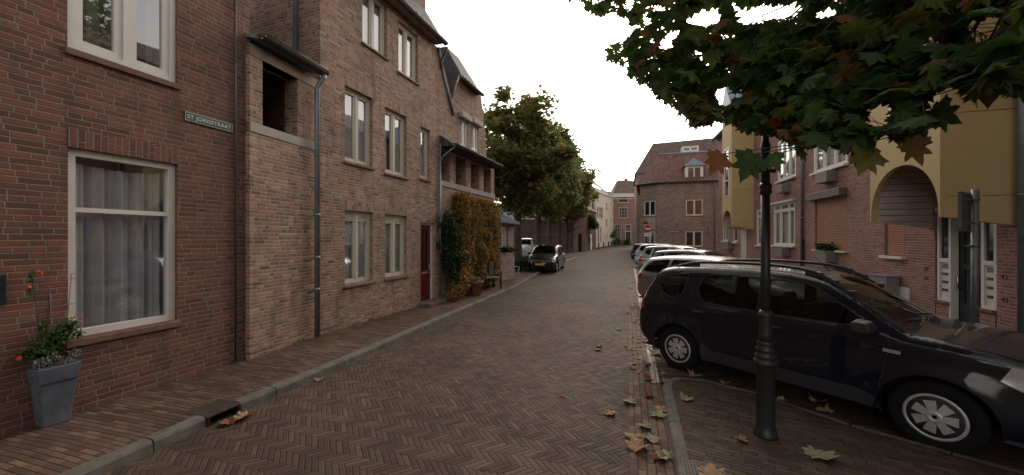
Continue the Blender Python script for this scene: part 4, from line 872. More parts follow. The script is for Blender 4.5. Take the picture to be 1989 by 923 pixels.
# oriels: front with arch, two cheeks, slatted inner lining, window
def oriel(s_far, s_near, d, zb, ztop, wz=None, arch_top=None, label=None):
    """s runs towards the camera; the near cheek stands at s_near"""
    w_ = s_near - s_far; n = 20; cx_ = (s_far + s_near) / 2; ra = w_ / 2 - .03
    arch = [(s_near - .03, zb - .01)] + [(cx_ + ra * math.cos(math.pi * i / n), zb + (arch_top - zb) * math.sin(math.pi * i / n) ** .85) for i in range(1, n)] + [(s_far + .03, zb - .01)]
    poly = [(s_far, zb), (s_far + .03, zb)] + arch[1:-1][::-1] + [(s_near - .03, zb), (s_near, zb), (s_near, ztop), (s_far, ztop)]
    holes = []
    if wz: holes = [hole(cx_ - wz[2], cx_ + wz[2], wz[0], wz[1])]
    mb = MB(); mb.prism(poly, -d, -d + .1, 0, holes); o = mb.build('oriel', M['ochre'], hR)
    if label: o['label'] = label
    dz = .17
    for s0, s1, nm in ((s_near - .1, s_near, 'cheek'), (s_far, s_far + .1, 'cheek')):
        mb = MB(); y0, y1 = -d + .101, -.002
        jz = [zb + .37, zb + 1.87, zb + 3.4, ztop]
        prev = None
        mb.add([(s0, y0, zb), (s1, y0, zb), (s1, y1, zb - dz), (s0, y1, zb - dz), (s0, y0, jz[0] - .004), (s1, y0, jz[0] - .004), (s1, y1, jz[0] - .004), (s0, y1, jz[0] - .004)], [(0, 3, 2, 1), (4, 5, 6, 7), (0, 1, 5, 4), (1, 2, 6, 5), (2, 3, 7, 6), (3, 0, 4, 7)])
        for a_, b_ in zip(jz[:-1], jz[1:]): mb.box(s0, s1, y0, y1, a_ + .007, b_ - .007)
        mb.box(s0 + .03, s1 - .03, y0 + .01, y1 - .0, jz[0] - .01, ztop - .02)
        mb.build(nm, M['ochre'], o)
    mb = MB(); z = zb - dz + .02      # boarding inside the far cheek
    ns = 11; hh = (arch_top + .25 - zb + dz) / ns
    for i in range(ns):
        za_ = zb - dz + hh * i + .01
        if i == 0: mb.add([(s_far + .109, -d + .11, zb + .0), (s_far + .125, -d + .11, zb + .0), (s_far + .125, -.01, zb - dz), (s_far + .109, -.01, zb - dz), (s_far + .101, -d + .11, zb - dz + hh), (s_far + .125, -d + .11, zb - dz + hh), (s_far + .125, -.01, zb - dz + hh), (s_far + .101, -.01, zb - dz + hh)], [(0, 3, 2, 1), (4, 5, 6, 7), (0, 1, 5, 4), (1, 2, 6, 5), (2, 3, 7, 6), (3, 0, 4, 7)])
        else: mb.box(s_far + .109, s_far + .125, -d + .11, -.01, za_ + .012, za_ + hh)
    mb.build('boarding', M['slat_grey'], o); MB().box(s_far + .1005, s_far + .108, -d + .11, -.01, zb, arch_top + .2).build('boarding_backing', M['dark'], o)
    mb = MB(); mb.box(s_far + .126, s_near - .101, -d + .11, -.01, arch_top + .1, arch_top + .16); mb.build('soffit', M['slat_grey'], o)
    mb = MB(); mb.box(s_far - .04, s_near + .04, -d - .04, 0, ztop, ztop + .12); mb.build('oriel_roof', M['lead'], o)
    if wz:
        x0, x1 = cx_ - wz[2], cx_ + wz[2]; mb = MB(); ring(mb, x0, x1, wz[0], wz[1], .07, -d - .02, -d + .06); k = 3
        for i in range(1, k): zz = wz[0] + (wz[1] - wz[0]) * i / k; mb.box(x0 + .07, x1 - .07, -d - .01, -d + .05, zz - .03, zz + .03)
        fo = mb.build('oriel_window', M['white'], o); MB().box(x0 + .05, x1 - .05, -d + .02, -d + .024, wz[0] + .05, wz[1] - .05).build('pane', M['pane_dark'], fo)
        MB().box(x0, x1, -d + .12, -d + .14, wz[0], wz[1]).build('blind', M['blind'], fo)
    return o
dO = 1.07
zb1 = fr.z_(1826, 421.7, dO)
oriel(fr.s_(1690, dO), fr.s_(1826, dO), dO, zb1, 7.2, (zb1 + 1.75, zb1 + 3.3, .32), fr.z_(1757, 320, dO), 'large ochre panelled oriel with arch over the entrance')
dF = 1.0
zb2 = fr.z_(1421, 440, dF)
oriel(fr.s_(1403, dF), fr.s_(1421, dF), dF, zb2, zE - .3, (fr.z_(1410, 383, dF), fr.z_(1410, 290, dF), .42), fr.z_(1412, 409, dF), 'further ochre oriel with tall narrow window')
mb = MB(); zz = zE; s0 = fr.s_(1413, dF); mb.add([(s0 - 1.2, -dF - .1, zz - .3), (s0 + 1.2, -dF - .1, zz - .3), (s0, -dF - .1, zz + 1.4), (s0 - 1.2, 3, zz - .3), (s0 + 1.2, 3, zz - .3), (s0, 3, zz + 1.4)], [(0, 1, 2), (0, 2, 5, 3), (1, 4, 5, 2), (3, 5, 4), (0, 3, 4, 1)]); mb.build('oriel_gable', M['lead'], hR)
# entrance under the near oriel: dark door between two white side lights with letter boxes
xa, xb = d1[0], d1[1]; W_ = xb - xa; zt2 = d1[3]
wa1 = .27 * W_; dA, dB = xa + .30 * W_, xa + .72 * W_
def sidelight(x0, x1, lab=None):
    mb = MB(); ring(mb, x0, x1, .55, zt2, .055, .02, .1); mb.box(x0 + .055, x1 - .055, .02, .1, 1.38, 1.46)
    mb.box(x0 + .055, x1 - .055, .05, .08, .6, 1.38); f_ = mb.build('side_light', M['white'], hR)
    MB().box(x0 + .05, x1 - .05, .06, .064, 1.45, zt2 - .05).build('pane', M['pane_dark'], f_)
    for i in range(3): MB().box(x0 + .1, x1 - .1, .035, .05, .76 + i * .17, .81 + i * .17).build('letter_slot', M['gutter'], f_)
    mb = MB(); mb.box(x0 + .09, x1 - .09, .044, .05, 1.24, 1.34); mb.build('intercom', M['galv'], f_)
    MB().box(x0 - .01, x1 + .01, -.05, .12, .5, .548).build('sill', M['sill'], f_); MB().box(x0, x1, .0, .14, 0.0, .5).build('apron', M['brick_pink'], f_)
sidelight(xa + .03, xa + wa1); sidelight(dB + .05, xb - .03)
MB().box(xa + wa1 + .001, dA - .001, -.01, .12, 0, zt2).build('post', M['white'], hR)
mb = MB(); mb.prism([(dA, .02), (dB, .02), (dB, zt2 - .1), (dA, zt2 - .1)], .13, .17, 0, [hole(dA + .11, dB - .11, .55, 1.25), hole(dA + .11, dB - .11, 1.35, 2.3)]); dm = mb.build('door', M['door_dark'], hR)
MB().box(dA + .08, dB - .08, .148, .152, .5, 2.35).build('pane', M['pane_dark'], dm); mb = MB(); mb.tube([(dA + .05, .13, 1.1), (dA + .05, .07, 1.1), (dA + .05, .07, .85), (dA + .05, .13, .85)], .012, 6); mb.build('handle', M['chrome'], dm)
MB().box(xa + .001, xb - .001, .0, .12, zt2 - .09, zt2).build('head', M['white'], hR)
for (s_, z_, tx) in ((fr.s_(1799), fr.z_(1799, 523), '37'), (fr.s_(1799), fr.z_(1799, 541), '39'), (fr.s_(1952), fr.z_(1952, 539), '41'), (fr.s_(1952), fr.z_(1952, 583), '43')):
    text(tx, hR, (s_, -.004, z_), .085, .12, 'iron', 'house_number', ext=.003)
mb = MB(); ring(mb, d0[0], d0[1], 0, d0[3], .08, -.02, .06); fo = mb.build('door_frame', M['white'], hR); MB().box(d0[0] + .08, d0[1] - .08, .0, .05, .02, d0[3] - .08).build('door', M['cream'], fo)
s0, s1 = fr.s_(1746), fr.s_(1768); z0, z1 = fr.z_(1746, 586), fr.z_(1746, 556)
mb = MB(); mb.box(s0, s1, -.03, -.001, z0 - .2, z1); mb.build('cellar_hatch', M['white'], hR)

# ------------------------------------------------------------------ street furniture
# foreground cast iron lamp post
p = G(1487, 846, .05)
lp = empty('street_lamp', (p.x, p.y, .05), 0, 'dark green cast iron lamp post on the brick island beside the black off-roader', 'street lamp')
mb = MB(); n = 40
prof = [(.128, 0), (.130, .02), (.118, .05), (.104, .075), (.100, .11), (.098, .69), (.118, .70), (.128, .72), (.128, .74), (.104, .75), (.102, .765), (.116, .775), (.116, .795), (.094, .81), (.092, .83), (.104, .84), (.104, .86), (.084, .875), (.082, .895), (.092, .905), (.092, .92), (.076, .935), (.074, .95)]
mb.lathe(prof, 8, flute=0, smooth=False) if False else mb.lathe(prof, 32)
mb.build('base', M['lamp_green'], lp)
mb = MB(); mb.lathe([(.078, .93), (.074, 1.0), (.068, 1.15), (.070, 1.17)], 32, flute=1, fr=(.94, 1.16)); mb.lathe([(.070, 1.165), (.086, 1.175), (.088, 1.195), (.066, 1.215), (.058, 1.235)], 32)
mb.build('fluted_collar', M['lamp_green'], lp)
mb = MB(); mb.lathe([(.052, 1.23), (.050, 1.6), (.047, 2.37)], 32, flute=1, fr=(1.2, 2.3))
mb.lathe([(.048, 2.37), (.064, 2.385), (.067, 2.405), (.056, 2.425), (.068, 2.445), (.060, 2.47), (.050, 2.49)], 24); mb.lathe([(.046, 2.49), (.044, 2.60), (.058, 2.61), (.058, 2.63), (.044, 2.64), (.042, 2.80), (.055, 2.82), (.050, 2.86), (.036, 2.90), (.034, 3.1)], 24, flute=0)
mb.build('shaft', M['lamp_green'], lp)
mb = MB(); mb.tube([(-.13, -.05, 2.60), (-.07, -.03, 2.60), (.08, .03, 2.615), (.15, .06, 2.615)], [.018, .014, .02, .024], 10); mb.build('ladder_rest', M['lamp_green'], lp)
def lantern(root, z, s=1.0, parent_named='lantern'):
    mb = MB(); a, b = .09 * s, .17 * s; hh = .34 * s
    for i in range(6):
        t0_, t1_ = math.pi / 3 * i, math.pi / 3 * (i + 1); mb.tube([(a * math.cos(t0_), a * math.sin(t0_), z), (b * math.cos(t0_), b * math.sin(t0_), z + hh)], .009 * s, 5)
    mb.lathe([(a + .01, -.02), (a + .015, 0), (a, .01)], 6, (0, 0, z)); mb.lathe([(b + .02, 0), (b + .03, .02), (b * .6, .13 * s), (b * .35, .15 * s), (b * .3, .2 * s), (.02, .24 * s), (.015, .3 * s)], 6, (0, 0, z + hh), smooth=False)
    o = mb.build(parent_named, M['iron'], root)
    mb = MB(); mb.lathe([(a - .01, .012), (b - .012, hh - .005)], 6, (0, 0, z), smooth=False); mb.build('glass', M['lantern_glass'], o)
lantern(lp, 3.1, .95)
lp.scale = (.81, .81, 1)
# far lamp in front of the corner house
gp = D(1246, 506, 32); p = Vector((gp.x, 31.0, .0))
lp2 = empty('street_lamp', (p.x, p.y, 0), 0, 'slim black street lamp with pale lantern before the red roofed corner house', 'street lamp')
mb = MB(); mb.lathe([(.11, 0), (.11, .5), (.07, .6), (.05, .7), (.045, 2.6), (.06, 2.62), (.03, 2.66)], 12); mb.build('shaft', M['iron'], lp2); lantern(lp2, 2.66, 1.35)
# no entry sign
sp = Vector((D(1258.5, 0, 30.5).x, 30.5)); ns = empty('no_entry_sign', (sp.x, sp.y, 0), 0, 'round red no entry sign with white bar and white plate below', 'road sign')
mb = MB(); mb.tube([(0, .03, 0), (0, .03, 2.95)], .03, 8); mb.build('pole', M['galv'], ns)
zc_ = D(0, 444.5, 30.5).z
mb = MB(); mb.lathe([(.30, 0), (.30, .012)], 28, (0, -.01, zc_), 0, 'y', smooth=False); dk = mb.build('disc', M['red_sign'], ns); MB().box(-.23, .23, -.016, -.011, zc_ - .055, zc_ + .055).build('bar', M['letter'], dk)
mb = MB(); mb.box(-.28, .28, -.01, .0, zc_ - .62, zc_ - .35); sb = mb.build('sub_plate', M['letter'], ns); mb = MB(); [mb.box(-.2 + .1 * i, -.13 + .1 * i, -.013, -.0105, zc_ - .52, zc_ - .45) for i in range(4)]; mb.build('lettering', M['iron'], sb)
# dark sign seen from behind, and blue parking sign near the terrace
p = Vector((D(1374, 0, 29.5).x, 29.5)); s2 = empty('sign_post', (p.x, p.y, .0), R(70), 'grey post with dark narrow sign edge on, before the corner house wall', 'road sign'); MB().tube([(0, 0, 0), (0, 0, 2.9)], .035, 8).build('pole', M['galv'], s2); MB().box(-.2, .2, -.03, -.01, 2.1, 2.85).build('plate', M['iron'], s2)
p = Vector((D(1893, 0, 5.2).x, 5.2)); s3 = empty('sign_post', (p.x, p.y, .1), R(201), 'galvanised pole with grey backed traffic sign turned away in front of the entrance', 'road sign')
zt3 = D(0, 368, 5.2).z - .1; mb = MB(); mb.tube([(.0, 0, 0), (-.02, 0, zt3)], .038, 14); mb.build('pole', M['galv'], s3)
z0, z1 = D(0, 449, 5.1).z - .1, D(0, 371, 5.1).z - .1
mb = MB(); mb.box(-.22, .22, -.085, -.075, z0, z1); mb.box(-.22, .22, -.075, -.05, z1 - .03, z1); mb.box(-.22, .22, -.075, -.05, z0, z0 + .03); mb.box(-.22, -.21, -.075, -.05, z0, z1); mb.box(.21, .22, -.075, -.05, z0, z1); pl = mb.build('plate', M['galv'], s3); MB().box(-.215, .215, -.088, -.0855, z0 + .005, z1 - .005).build('face', M['blue_sign'], pl)
for z_ in (z0 + .1, z1 - .12, z0 - .22): mb = MB(); mb.tube([(-.018, 0, z_), (-.018, 0, z_ + .035)], .047, 12); mb.box(-.08, .05, -.075, -.02, z_, z_ + .03); mb.build('bracket', M['galv'], s3)
# bollards
bol = None
labs = ['dark green bollard nearest to the trees at the far bend', 'second dark bollard from the left along the far kerb', 'middle one of the five bollards at the far bend', 'fourth dark bollard from the left before the shrubs', 'last bollard of the row, nearest to the black door house']
for i, (px_, y_, Y_) in enumerate([(1163, 489, 54.5), (1172.5, 486, 57), (1182, 484.5, 59.5), (1191.5, 482.5, 62), (1197, 481, 64)]):
    if bol is None:
        mb = MB(); mb.lathe([(.13, 0), (.13, .12), (.10, .16), (.095, .75), (.12, .78), (.12, .84), (.07, .90), (.02, .93)], 12); bol = mb.build('bollard', M['lamp_green']); o = bol
    else: o = bol.copy(); col.objects.link(o)
    o.location = (D(px_, 0, Y_).x, Y_, gz(Y_) + .1); tag(o, labs[i], 'bollard', 'bollards at the far bend')
# benches, pots
def bench(name, loc, rz, wd, mat, legm, label, arms=True):
    r_ = empty(name, loc, rz, label, 'bench')
    mb = MB()
    for i in range(5): mb.box(-wd / 2, wd / 2, -.20 + i * .085, -.13 + i * .085, .41, .435)
    mb.build('seat', M[mat], r_)
    mb = MB(); n = 9
    mb.tube([(-wd / 2 + .03, .24, .9), (-wd / 4, .25, .97), (0, .25, 1.0), (wd / 4, .25, .97), (wd / 2 - .03, .24, .9)], .025, 6); mb.box(-wd / 2, wd / 2, .20, .235, .5, .545)
    for i in range(n): x = -wd / 2 + .05 + (wd - .1) * i / (n - 1); mb.box(x - .018, x + .018, .215, .235, .54, .90 + .09 * math.cos((x / wd) * math.pi))
    mb.build('backrest', M[mat], r_)
    for sx_ in (-1, 1):
        for y in (-.22, .22):
            mb = MB(); x = sx_ * (wd / 2 - .02)
            if legm == 'white': mb.tube([(x, y, .41), (x, y * .6, .2), (x, y * 1.25, 0)], .02, 6)
            else: mb.box(x - .025, x + .025, y - .025, y + .025, 0, .41 if y < 0 or True else .9)
            if y > 0: mb.box(x - .022, x + .022, y - .02, y + .02, .40, .92)
            elif arms: mb.box(x - .022, x + .022, y - .02, y + .02, .40, .62)
            mb.build('leg', M[legm], r_)
        if arms: mb = MB(); mb.box(sx_ * (wd / 2 - .02) - .03, sx_ * (wd / 2 - .02) + .03, -.26, .24, .62, .645); mb.build('armrest', M[mat], r_)
    return r_
bench('garden_chair', (-.82, 13.75, .1), R(37), .72, 'wood_grey', 'lamp_green', 'weathered green and grey wooden garden armchair beside the terracotta pot')
bench('garden_bench', (-.12, 18.6, .1), R(40), .95, 'wood_grey', 'white', 'slatted bench with white curled iron legs at the end of the hedge', arms=False)
g = f3.w(f3.s_(925, .62), 0, .62)
pot = empty('flower_pot', (g.x, g.y, .1), 0, 'large terracotta pot with pale succulents at the foot of the golden hedge', 'flower pot')
mb = MB(); mb.lathe([(.16, 0), (.215, .40), (.245, .405), (.25, .47), (.225, .475), (.215, .42), (.0, .41)], 24); mb.build('pot', M['terracotta'], pot)
g = G(968, 536, .1); sp_ = empty('flower_pot', (g.x, g.y, .1), 0, 'small pale round pot on the pavement between the two benches', 'flower pot'); mb = MB(); mb.lathe([(.09, 0), (.13, .22), (.14, .25), (.12, .25), (0, .22)], 16); mb.build('pot', M['concrete'], sp_)
# ------------------------------------------------------------------ cars
def smooth_poly(pts, it=1):
    return pts
def dist_seg(p, a, b):
    ax, ay = a; bx, by = b; px, py = p; dx, dy = bx - ax, by - ay; l = dx * dx + dy * dy
    t = 0 if l == 0 else max(0, min(1, ((px - ax) * dx + (py - ay) * dy) / l)); return math.hypot(px - ax - t * dx, py - ay - t * dy)
def catmull(pts, step=.05):
    out = []; n = len(pts)
    for i in range(n - 1):
        p0, p1, p2, p3 = [Vector(pts[max(0, min(n - 1, j))]) for j in (i - 1, i, i + 1, i + 2)]
        d = (p2 - p1).length; k = max(1, int(round(d / step)))
        for j in range(k):
            t = j / k
            # centripetal-ish, clamped tangents
            m1 = (p2 - p0) * .5; m2 = (p3 - p1) * .5
            m1 = m1.normalized() * min(m1.length, d) if m1.length else m1; m2 = m2.normalized() * min(m2.length, d) if m2.length else m2
            h = (2 * t**3 - 3 * t**2 + 1) * p1 + (t**3 - 2 * t**2 + t) * m1 + (-2 * t**3 + 3 * t**2) * p2 + (t**3 - t**2) * m2
            out.append((h.x, h.y))
    out.append(tuple(pts[-1])); return out
def roundpoly(pts, r=.05, n=4):
    out = []; k = len(pts)
    for i in range(k):
        p = Vector(pts[i]); a = Vector(pts[i - 1]) - p; b = Vector(pts[(i + 1) % k]) - p
        rr = min(r, a.length * .4, b.length * .4); s = p + a.normalized() * rr; e = p + b.normalized() * rr
        for j in range(n + 1):
            t = j / n; out.append(tuple((1 - t) ** 2 * s + 2 * t * (1 - t) * p + t * t * e))
    return out
def make_car(kind, paint, sp, label, category='car', group=None, rails=False, rim_spokes=7, detail=True):
    rt = empty(kind, (0, 0, 0), 0, label, category, group)
    W0 = sp['w'] / 2; belt = sp['belt']; zs_ = sp['sill']; top = catmull(sp['top'], .07)
    wr = sp['wr']; xr_, xf_ = sp['wx']; ar = wr + .065
    def archpts(x):    # front to rear along the bottom, going up and over
        a0 = math.asin(max(-1, min(1, (zs_ - wr) / ar)))
        n = 14; return [(x + ar * math.cos(a0 + (math.pi - 2 * a0) * i / n), wr + ar * math.sin(a0 + (math.pi - 2 * a0) * i / n)) for i in range(n + 1)]
    bottom = archpts(xf_) + archpts(xr_)
    outline = top + [p for p in bottom]
    outline = resample(outline, .06)
    segs = list(zip(top[:-1], top[1:]))
    xmax = max(p[0] for p in top); xmin = min(p[0] for p in top)
    pf, prr = sp.get('tf', .14), sp.get('tr', .10)
    def yw(x, z):
        y = W0
        if x > xmax - .95: y -= pf * ((x - (xmax - .95)) / .95) ** 2.2
        if x < xmin + .8: y -= prr * (((xmin + .8) - x) / .8) ** 2.2
        if z > belt - .06: y -= .03 * sstep(belt - .06, belt + .02, z)
        if z > belt: y -= sp['tum'] * (z - belt)
        mid = zs_ + .25
        if z < mid: y -= .05 * ((mid - z) / .3) ** 2
        y -= .018 * sstep(mid + .02, mid + .22, z) * 0 + .02 * math.exp(-((z - (belt - .22)) / .07) ** 2) * .55
        for wx_ in (xf_, xr_):
            dd = math.hypot(x - wx_, z - wr); y += sp.get('fl', .022) * math.exp(-((dd - ar) / .11) ** 2) if z < belt else 0
        d = min(dist_seg((x, z), a, b) for a, b in segs); r = sp.get('er', .09)
        if d < r: y -= .85 * r * (1 - math.sqrt(max(0, 1 - ((r - d) / r) ** 2)))
        return y
    ex = []
    x = xmin
    while x < xmax:
        z = zs_
        while z < 1.8: ex.append((x + rnd.uniform(-.003, .003), z)); z += .055
        x += .06
    for (a, b) in segs:
        a, b = Vector(a), Vector(b); t = (b - a)
        if t.length < 1e-6: continue
        t.normalize(); n = Vector((t.y, -t.x)); m_ = (a + b) / 2
        if not inside(tuple(m_ + n * .03), outline): n = -n
        for dd in (.012, .03, .055): ex.append(tuple(m_ + n * dd))
    wins = {k: roundpoly(v, .05) for k, v in sp['side'].items()}
    v, f = cdt(outline, [resample(q, .07) for q in wins.values()], ex)
    mb = MB(); ys = [yw(*p) for p in v]
    mb.add([(p[0], -y, p[1]) for p, y in zip(v, ys)], f, 0, True); mb.add([(p[0], y, p[1]) for p, y in zip(v, ys)], [t[::-1] for t in f], 0, True)
    # centre strip over the silhouette
    fr_ = [-1, -.97, -.9, -.8, -.6, -.3, 0, .3, .6, .8, .9, .97, 1]; tp = top; n = len(tp); gl_ranges = sp['glass']     # [(x-range, z above), ...]
    rows = []
    for i, p in enumerate(tp):
        a = Vector(tp[max(i - 1, 0)]); b = Vector(tp[min(i + 1, n - 1)]); t = (b - a).normalized(); nn = Vector((-t.y, t.x))
        if nn.y < -.2 or (abs(nn.y) < .5 and (nn.x * p[0]) < 0): nn = -nn
        ye = yw(*p); c = .035 * abs(nn.y) + (.13 if p[1] < belt + .02 else .06) * abs(nn.x)
        rows.append([(p[0] + nn.x * c * (1 - q * q) * 1.0, ye * q, p[1] + nn.y * c * (1 - q * q)) for q in fr_])
    k = len(fr_); vs = [q for r_ in rows for q in r_]; body_f = []; glass_f = []; black_f = []
    for i in range(n - 1):
        mz = (tp[i][1] + tp[i + 1][1]) / 2; mx = (tp[i][0] + tp[i + 1][0]) / 2
        isg = any(g0 <= mx <= g1 and mz > h0 and mz < h1 for g0, g1, h0, h1 in gl_ranges)
        for j in range(k - 1):
            q = (i * k + j, i * k + j + 1, (i + 1) * k + j + 1, (i + 1) * k + j)
            (glass_f if isg and 2 <= j <= k - 4 else body_f).append(q)
    mb.add(vs, body_f, 0, True)
    # underside and wheel wells
    for x in (xf_, xr_):
        ap = [(x + (ar - .01) * math.cos(a), wr + (ar - .01) * math.sin(a)) for a in [math.pi * i / 12 for i in range(13)]]
        ap = [(ap[0][0], zs_ - .05)] + ap + [(ap[-1][0], zs_ - .05)]
        for sg in (-1, 1):
            vs2 = [(p[0], sg * (W0 - .06), p[1]) for p in ap] + [(p[0], sg * (W0 - .34), p[1]) for p in ap]; kk = len(ap)
            mb.add(vs2, [(i, i + 1, i + 1 + kk, i + kk) for i in range(kk - 1)] + [tuple(range(kk, 2 * kk))], 1)
    mb.box(xmin + .12, xmax - .12, -W0 + .30, W0 - .30, zs_ - .02, zs_ + .03, 1)
    for xa_, xb_ in ((xmin + .15, xr_ - ar), (xr_ + ar, xf_ - ar), (xf_ + ar, xmax - .15)): mb.box(xa_, xb_, -W0 + .07, W0 - .07, zs_ - .01, zs_ + .02, 1)
    body = mb.build('body', [M['paint_' + paint], M['plastic']], rt)
    # glass
    for gn, gs_ in (('windscreen', 1), ('rear_window', -1)):
        gf = [q for q in glass_f if vs[q[0]][0] * gs_ > 0]; gb = MB(); used = sorted({i for q in gf for i in q}); mp = {i: j for j, i in enumerate(used)}
        gb.add([vs[i] for i in used], [tuple(mp[i] for i in q) for q in gf], 0, True); gb.build(gn, M['car_glass'], rt)
    for nm, q in wins.items():
        vv, ff = cdt(resample(q, .07), [], []); 
        for sg in (-1, 1):
            m2 = MB(); vs2 = [(p[0], sg * (yw(*p) - .012), p[1]) for p in vv]; m2.add(vs2, ff if sg < 0 else [t[::-1] for t in ff], 0, True)
            o = m2.build('side_window', M['car_glass'], rt)
            m3 = MB(); qq = resample(q, .05); m3.tube([(p[0], sg * (yw(*p) - .001), p[1]) for p in qq + [qq[0]]], .011, 5, caps=False); m3.build('window_trim', M['dark'], o)
    # interior
    ib = MB(); ib.box(xr_ - .25, xf_ - .45, -W0 + .12, W0 - .12, zs_ + .05, zs_ + .12); ib.box(xf_ - .75, xf_ - .42, -W0 + .13, W0 - .13, belt - .35, belt - .10); ib.build('interior', M['dark'], rt)
    cx_ = (xr_ + xf_) / 2
    for x, ys2 in ((cx_ + .12, (-.36, .36)), (cx_ - .85, (-.36, .36))):
        for y in ys2:
            sb = MB(); sb.box(x - .05, x + .42, y - .23, y + .23, .45 + zs_ * .4, .60 + zs_ * .4); sb.box(x - .17, x - .04, y - .23, y + .23, .50 + zs_ * .4, belt + .06); sb.box(x - .18, x - .09, y - .12, y + .12, belt + .09, belt + .27)
            sb.build('seat', M['seat'], rt, bevel=.03)
    sw = MB(); ct = Vector((xf_ - .82, .36, belt - .08)); sw.tube([ct + Vector((-.10 * math.sin(a) * .5, .18 * math.cos(a), .16 * math.sin(a))) for a in [2 * math.pi * i / 20 for i in range(21)]], .014, 6); sw.build('steering_wheel', M['dark'], rt)
    # wheels
    first = None
    for x in (xf_, xr_):
        for sg in (-1, 1):
            hubb = MB(); hubb.lathe([(.02, -.09), (wr * .60, -.09), (wr * .60, .03), (.02, .035)], 24, (0, 0, 0), 0, 'y')
            wh = hubb.build('wheel', M['dark'], rt, (x, sg * (W0 - .115), wr)); 
            if sg > 0: wh.rotation_euler = (0, 0, math.pi)
            tb = MB(); tb.lathe([(wr * .62, -.085), (wr * .70, -.098), (wr * .88, -.10), (wr * .97, -.085), (wr, -.06), (wr, .06), (wr * .97, .085), (wr * .88, .1), (wr * .62, .085)], 36, axis='y'); tb.build('tyre', M['tyre'], wh)
            rb = MB(); R1 = wr * .635; rb.lathe([(R1, -.06), (R1 + .006, -.092), (R1 - .012, -.096), (R1 - .028, -.085), (R1 - .03, -.06)], 36, axis='y')
            rb.f = rb.f[:-2]; rb.m = rb.m[:-2]; rb.sm = rb.sm[:-2]
            rb.lathe([(.012, -.088), (.03, -.108), (.055, -.106), (.065, -.09), (.066, -.05)], 18, axis='y')
            for s_ in range(rim_spokes):
                a = 2 * math.pi * s_ / rim_spokes; Mx = Matrix.Rotation(a, 4, 'Y'); w1, w2 = .026, .052
                pts = [(.055, -w1), (R1 - .02, -w2), (R1 - .02, w2), (.055, w1)]
                vs3 = [Mx @ Vector((r_, -.100, w_)) for r_, w_ in pts] + [Mx @ Vector((r_, -.07, w_ * 1.25)) for r_, w_ in pts]
                vs3[1].y = vs3[2].y = -.086
                rb.add(vs3, [(0, 3, 2, 1), (0, 1, 5, 4), (1, 2, 6, 5), (2, 3, 7, 6), (3, 0, 4, 7)], 0)
            rb.build('rim', M['rim'], wh)
    # lamps, plates, mirrors, handles, seams
    def patch(name, mat, poly, off=.004, both=True, lab=None, parent=rt):
        q = resample(poly, .05); vv, ff = cdt(q, [], [(a_, b_) for a_, b_ in ex if inside((a_, b_), q)])
        for sg in ((-1, 1) if both else (-1,)):
            m2 = MB(); m2.add([(p[0], sg * (yw(*p) + off), p[1]) for p in vv] + [(p[0], sg * (yw(*p) - .02), p[1]) for p in vv], ff if sg < 0 else [t[::-1] for t in ff], 0, True)
            kq = len(q); m2.add([(p[0], sg * (yw(*p) + off), p[1]) for p in q] + [(p[0], sg * (yw(*p) - .03), p[1]) for p in q], [(i, (i + 1) % kq, (i + 1) % kq + kq, i + kq) for i in range(kq)])
            m2.build(name, M[mat], parent)
    def end_patch(name, mat, y0, y1, z0, z1, end, off=.004, lab=None):
        """panel wrapped on the front (end=1) or the rear (end=-1) along the silhouette"""
        ch = [p for p in tp if (p[0] * end > 0 and z0 - .05 <= p[1] <= z1 + .05)]
        ch = sorted(ch, key=lambda p: p[1]); zz = [z0 + (z1 - z0) * i / 5 for i in range(6)]; m2 = MB(); vs4 = []
        for z in zz:
            xx = None
            for a, b in segs:
                if (a[0] + b[0]) * end > 0 and min(a[1], b[1]) - 1e-6 <= z <= max(a[1], b[1]) + 1e-6 and abs(a[1] - b[1]) > 1e-6:
                    t = (z - a[1]) / (b[1] - a[1]); xc = a[0] + t * (b[0] - a[0]); xx = xc if xx is None or xc * end > xx * end else xx
            if xx is None: xx = (xmax if end > 0 else xmin)
            ye = yw(xx, z); c = .13 if z < belt + .02 else .06
            for i in range(7):
                y = y0 + (y1 - y0) * i / 6; q = min(1, abs(y) / ye); vs4.append((xx + end * (c * (1 - q * q) + off), y, z))
        fs4 = [(i * 7 + j, i * 7 + j + 1, (i + 1) * 7 + j + 1, (i + 1) * 7 + j) for i in range(5) for j in range(6)]
        m2.add(vs4, fs4 if end > 0 else [q[::-1] for q in fs4], 0, True)
        o = m2.build(name, M[mat], rt); md = o.modifiers.new('s', 'SOLIDIFY'); md.thickness = .02; md.offset = 1 if False else -1; return o
    for nm, mt, poly in sp['patches']: patch(nm, mt, poly)
    for a in sp['ends']: end_patch(*a)
    for sg in (-1, 1):
        mx_, mz_ = sp['mirror']; yb = yw(mx_, mz_ - .03); mb2 = MB(); prof = [(-.09, -.06), (-.10, .03), (-.07, .08), (.06, .07), (.09, .01), (.07, -.06)]
        vs5 = [(mx_ + a, sg * (yb + .06), mz_ + b) for a, b in prof] + [(mx_ + a * .9 - .01, sg * (yb + .24), mz_ + b * .85) for a, b in prof]
        kk = 6; mb2.add(vs5, [(i, (i + 1) % kk, (i + 1) % kk + kk, i + kk) for i in range(kk)] + [tuple(range(kk))[::-1], tuple(range(kk, 2 * kk))], 0); mb2.box(mx_ - .03, mx_ + .04, sg * (yb - .02) if sg > 0 else sg * (yb + .08), sg * (yb + .08) if sg > 0 else sg * (yb - .02), mz_ - .05, mz_ - .01)
        mb2.build('wing_mirror', M[sp.get('mirror_mat', 'paint_' + paint)], rt, bevel=.02)
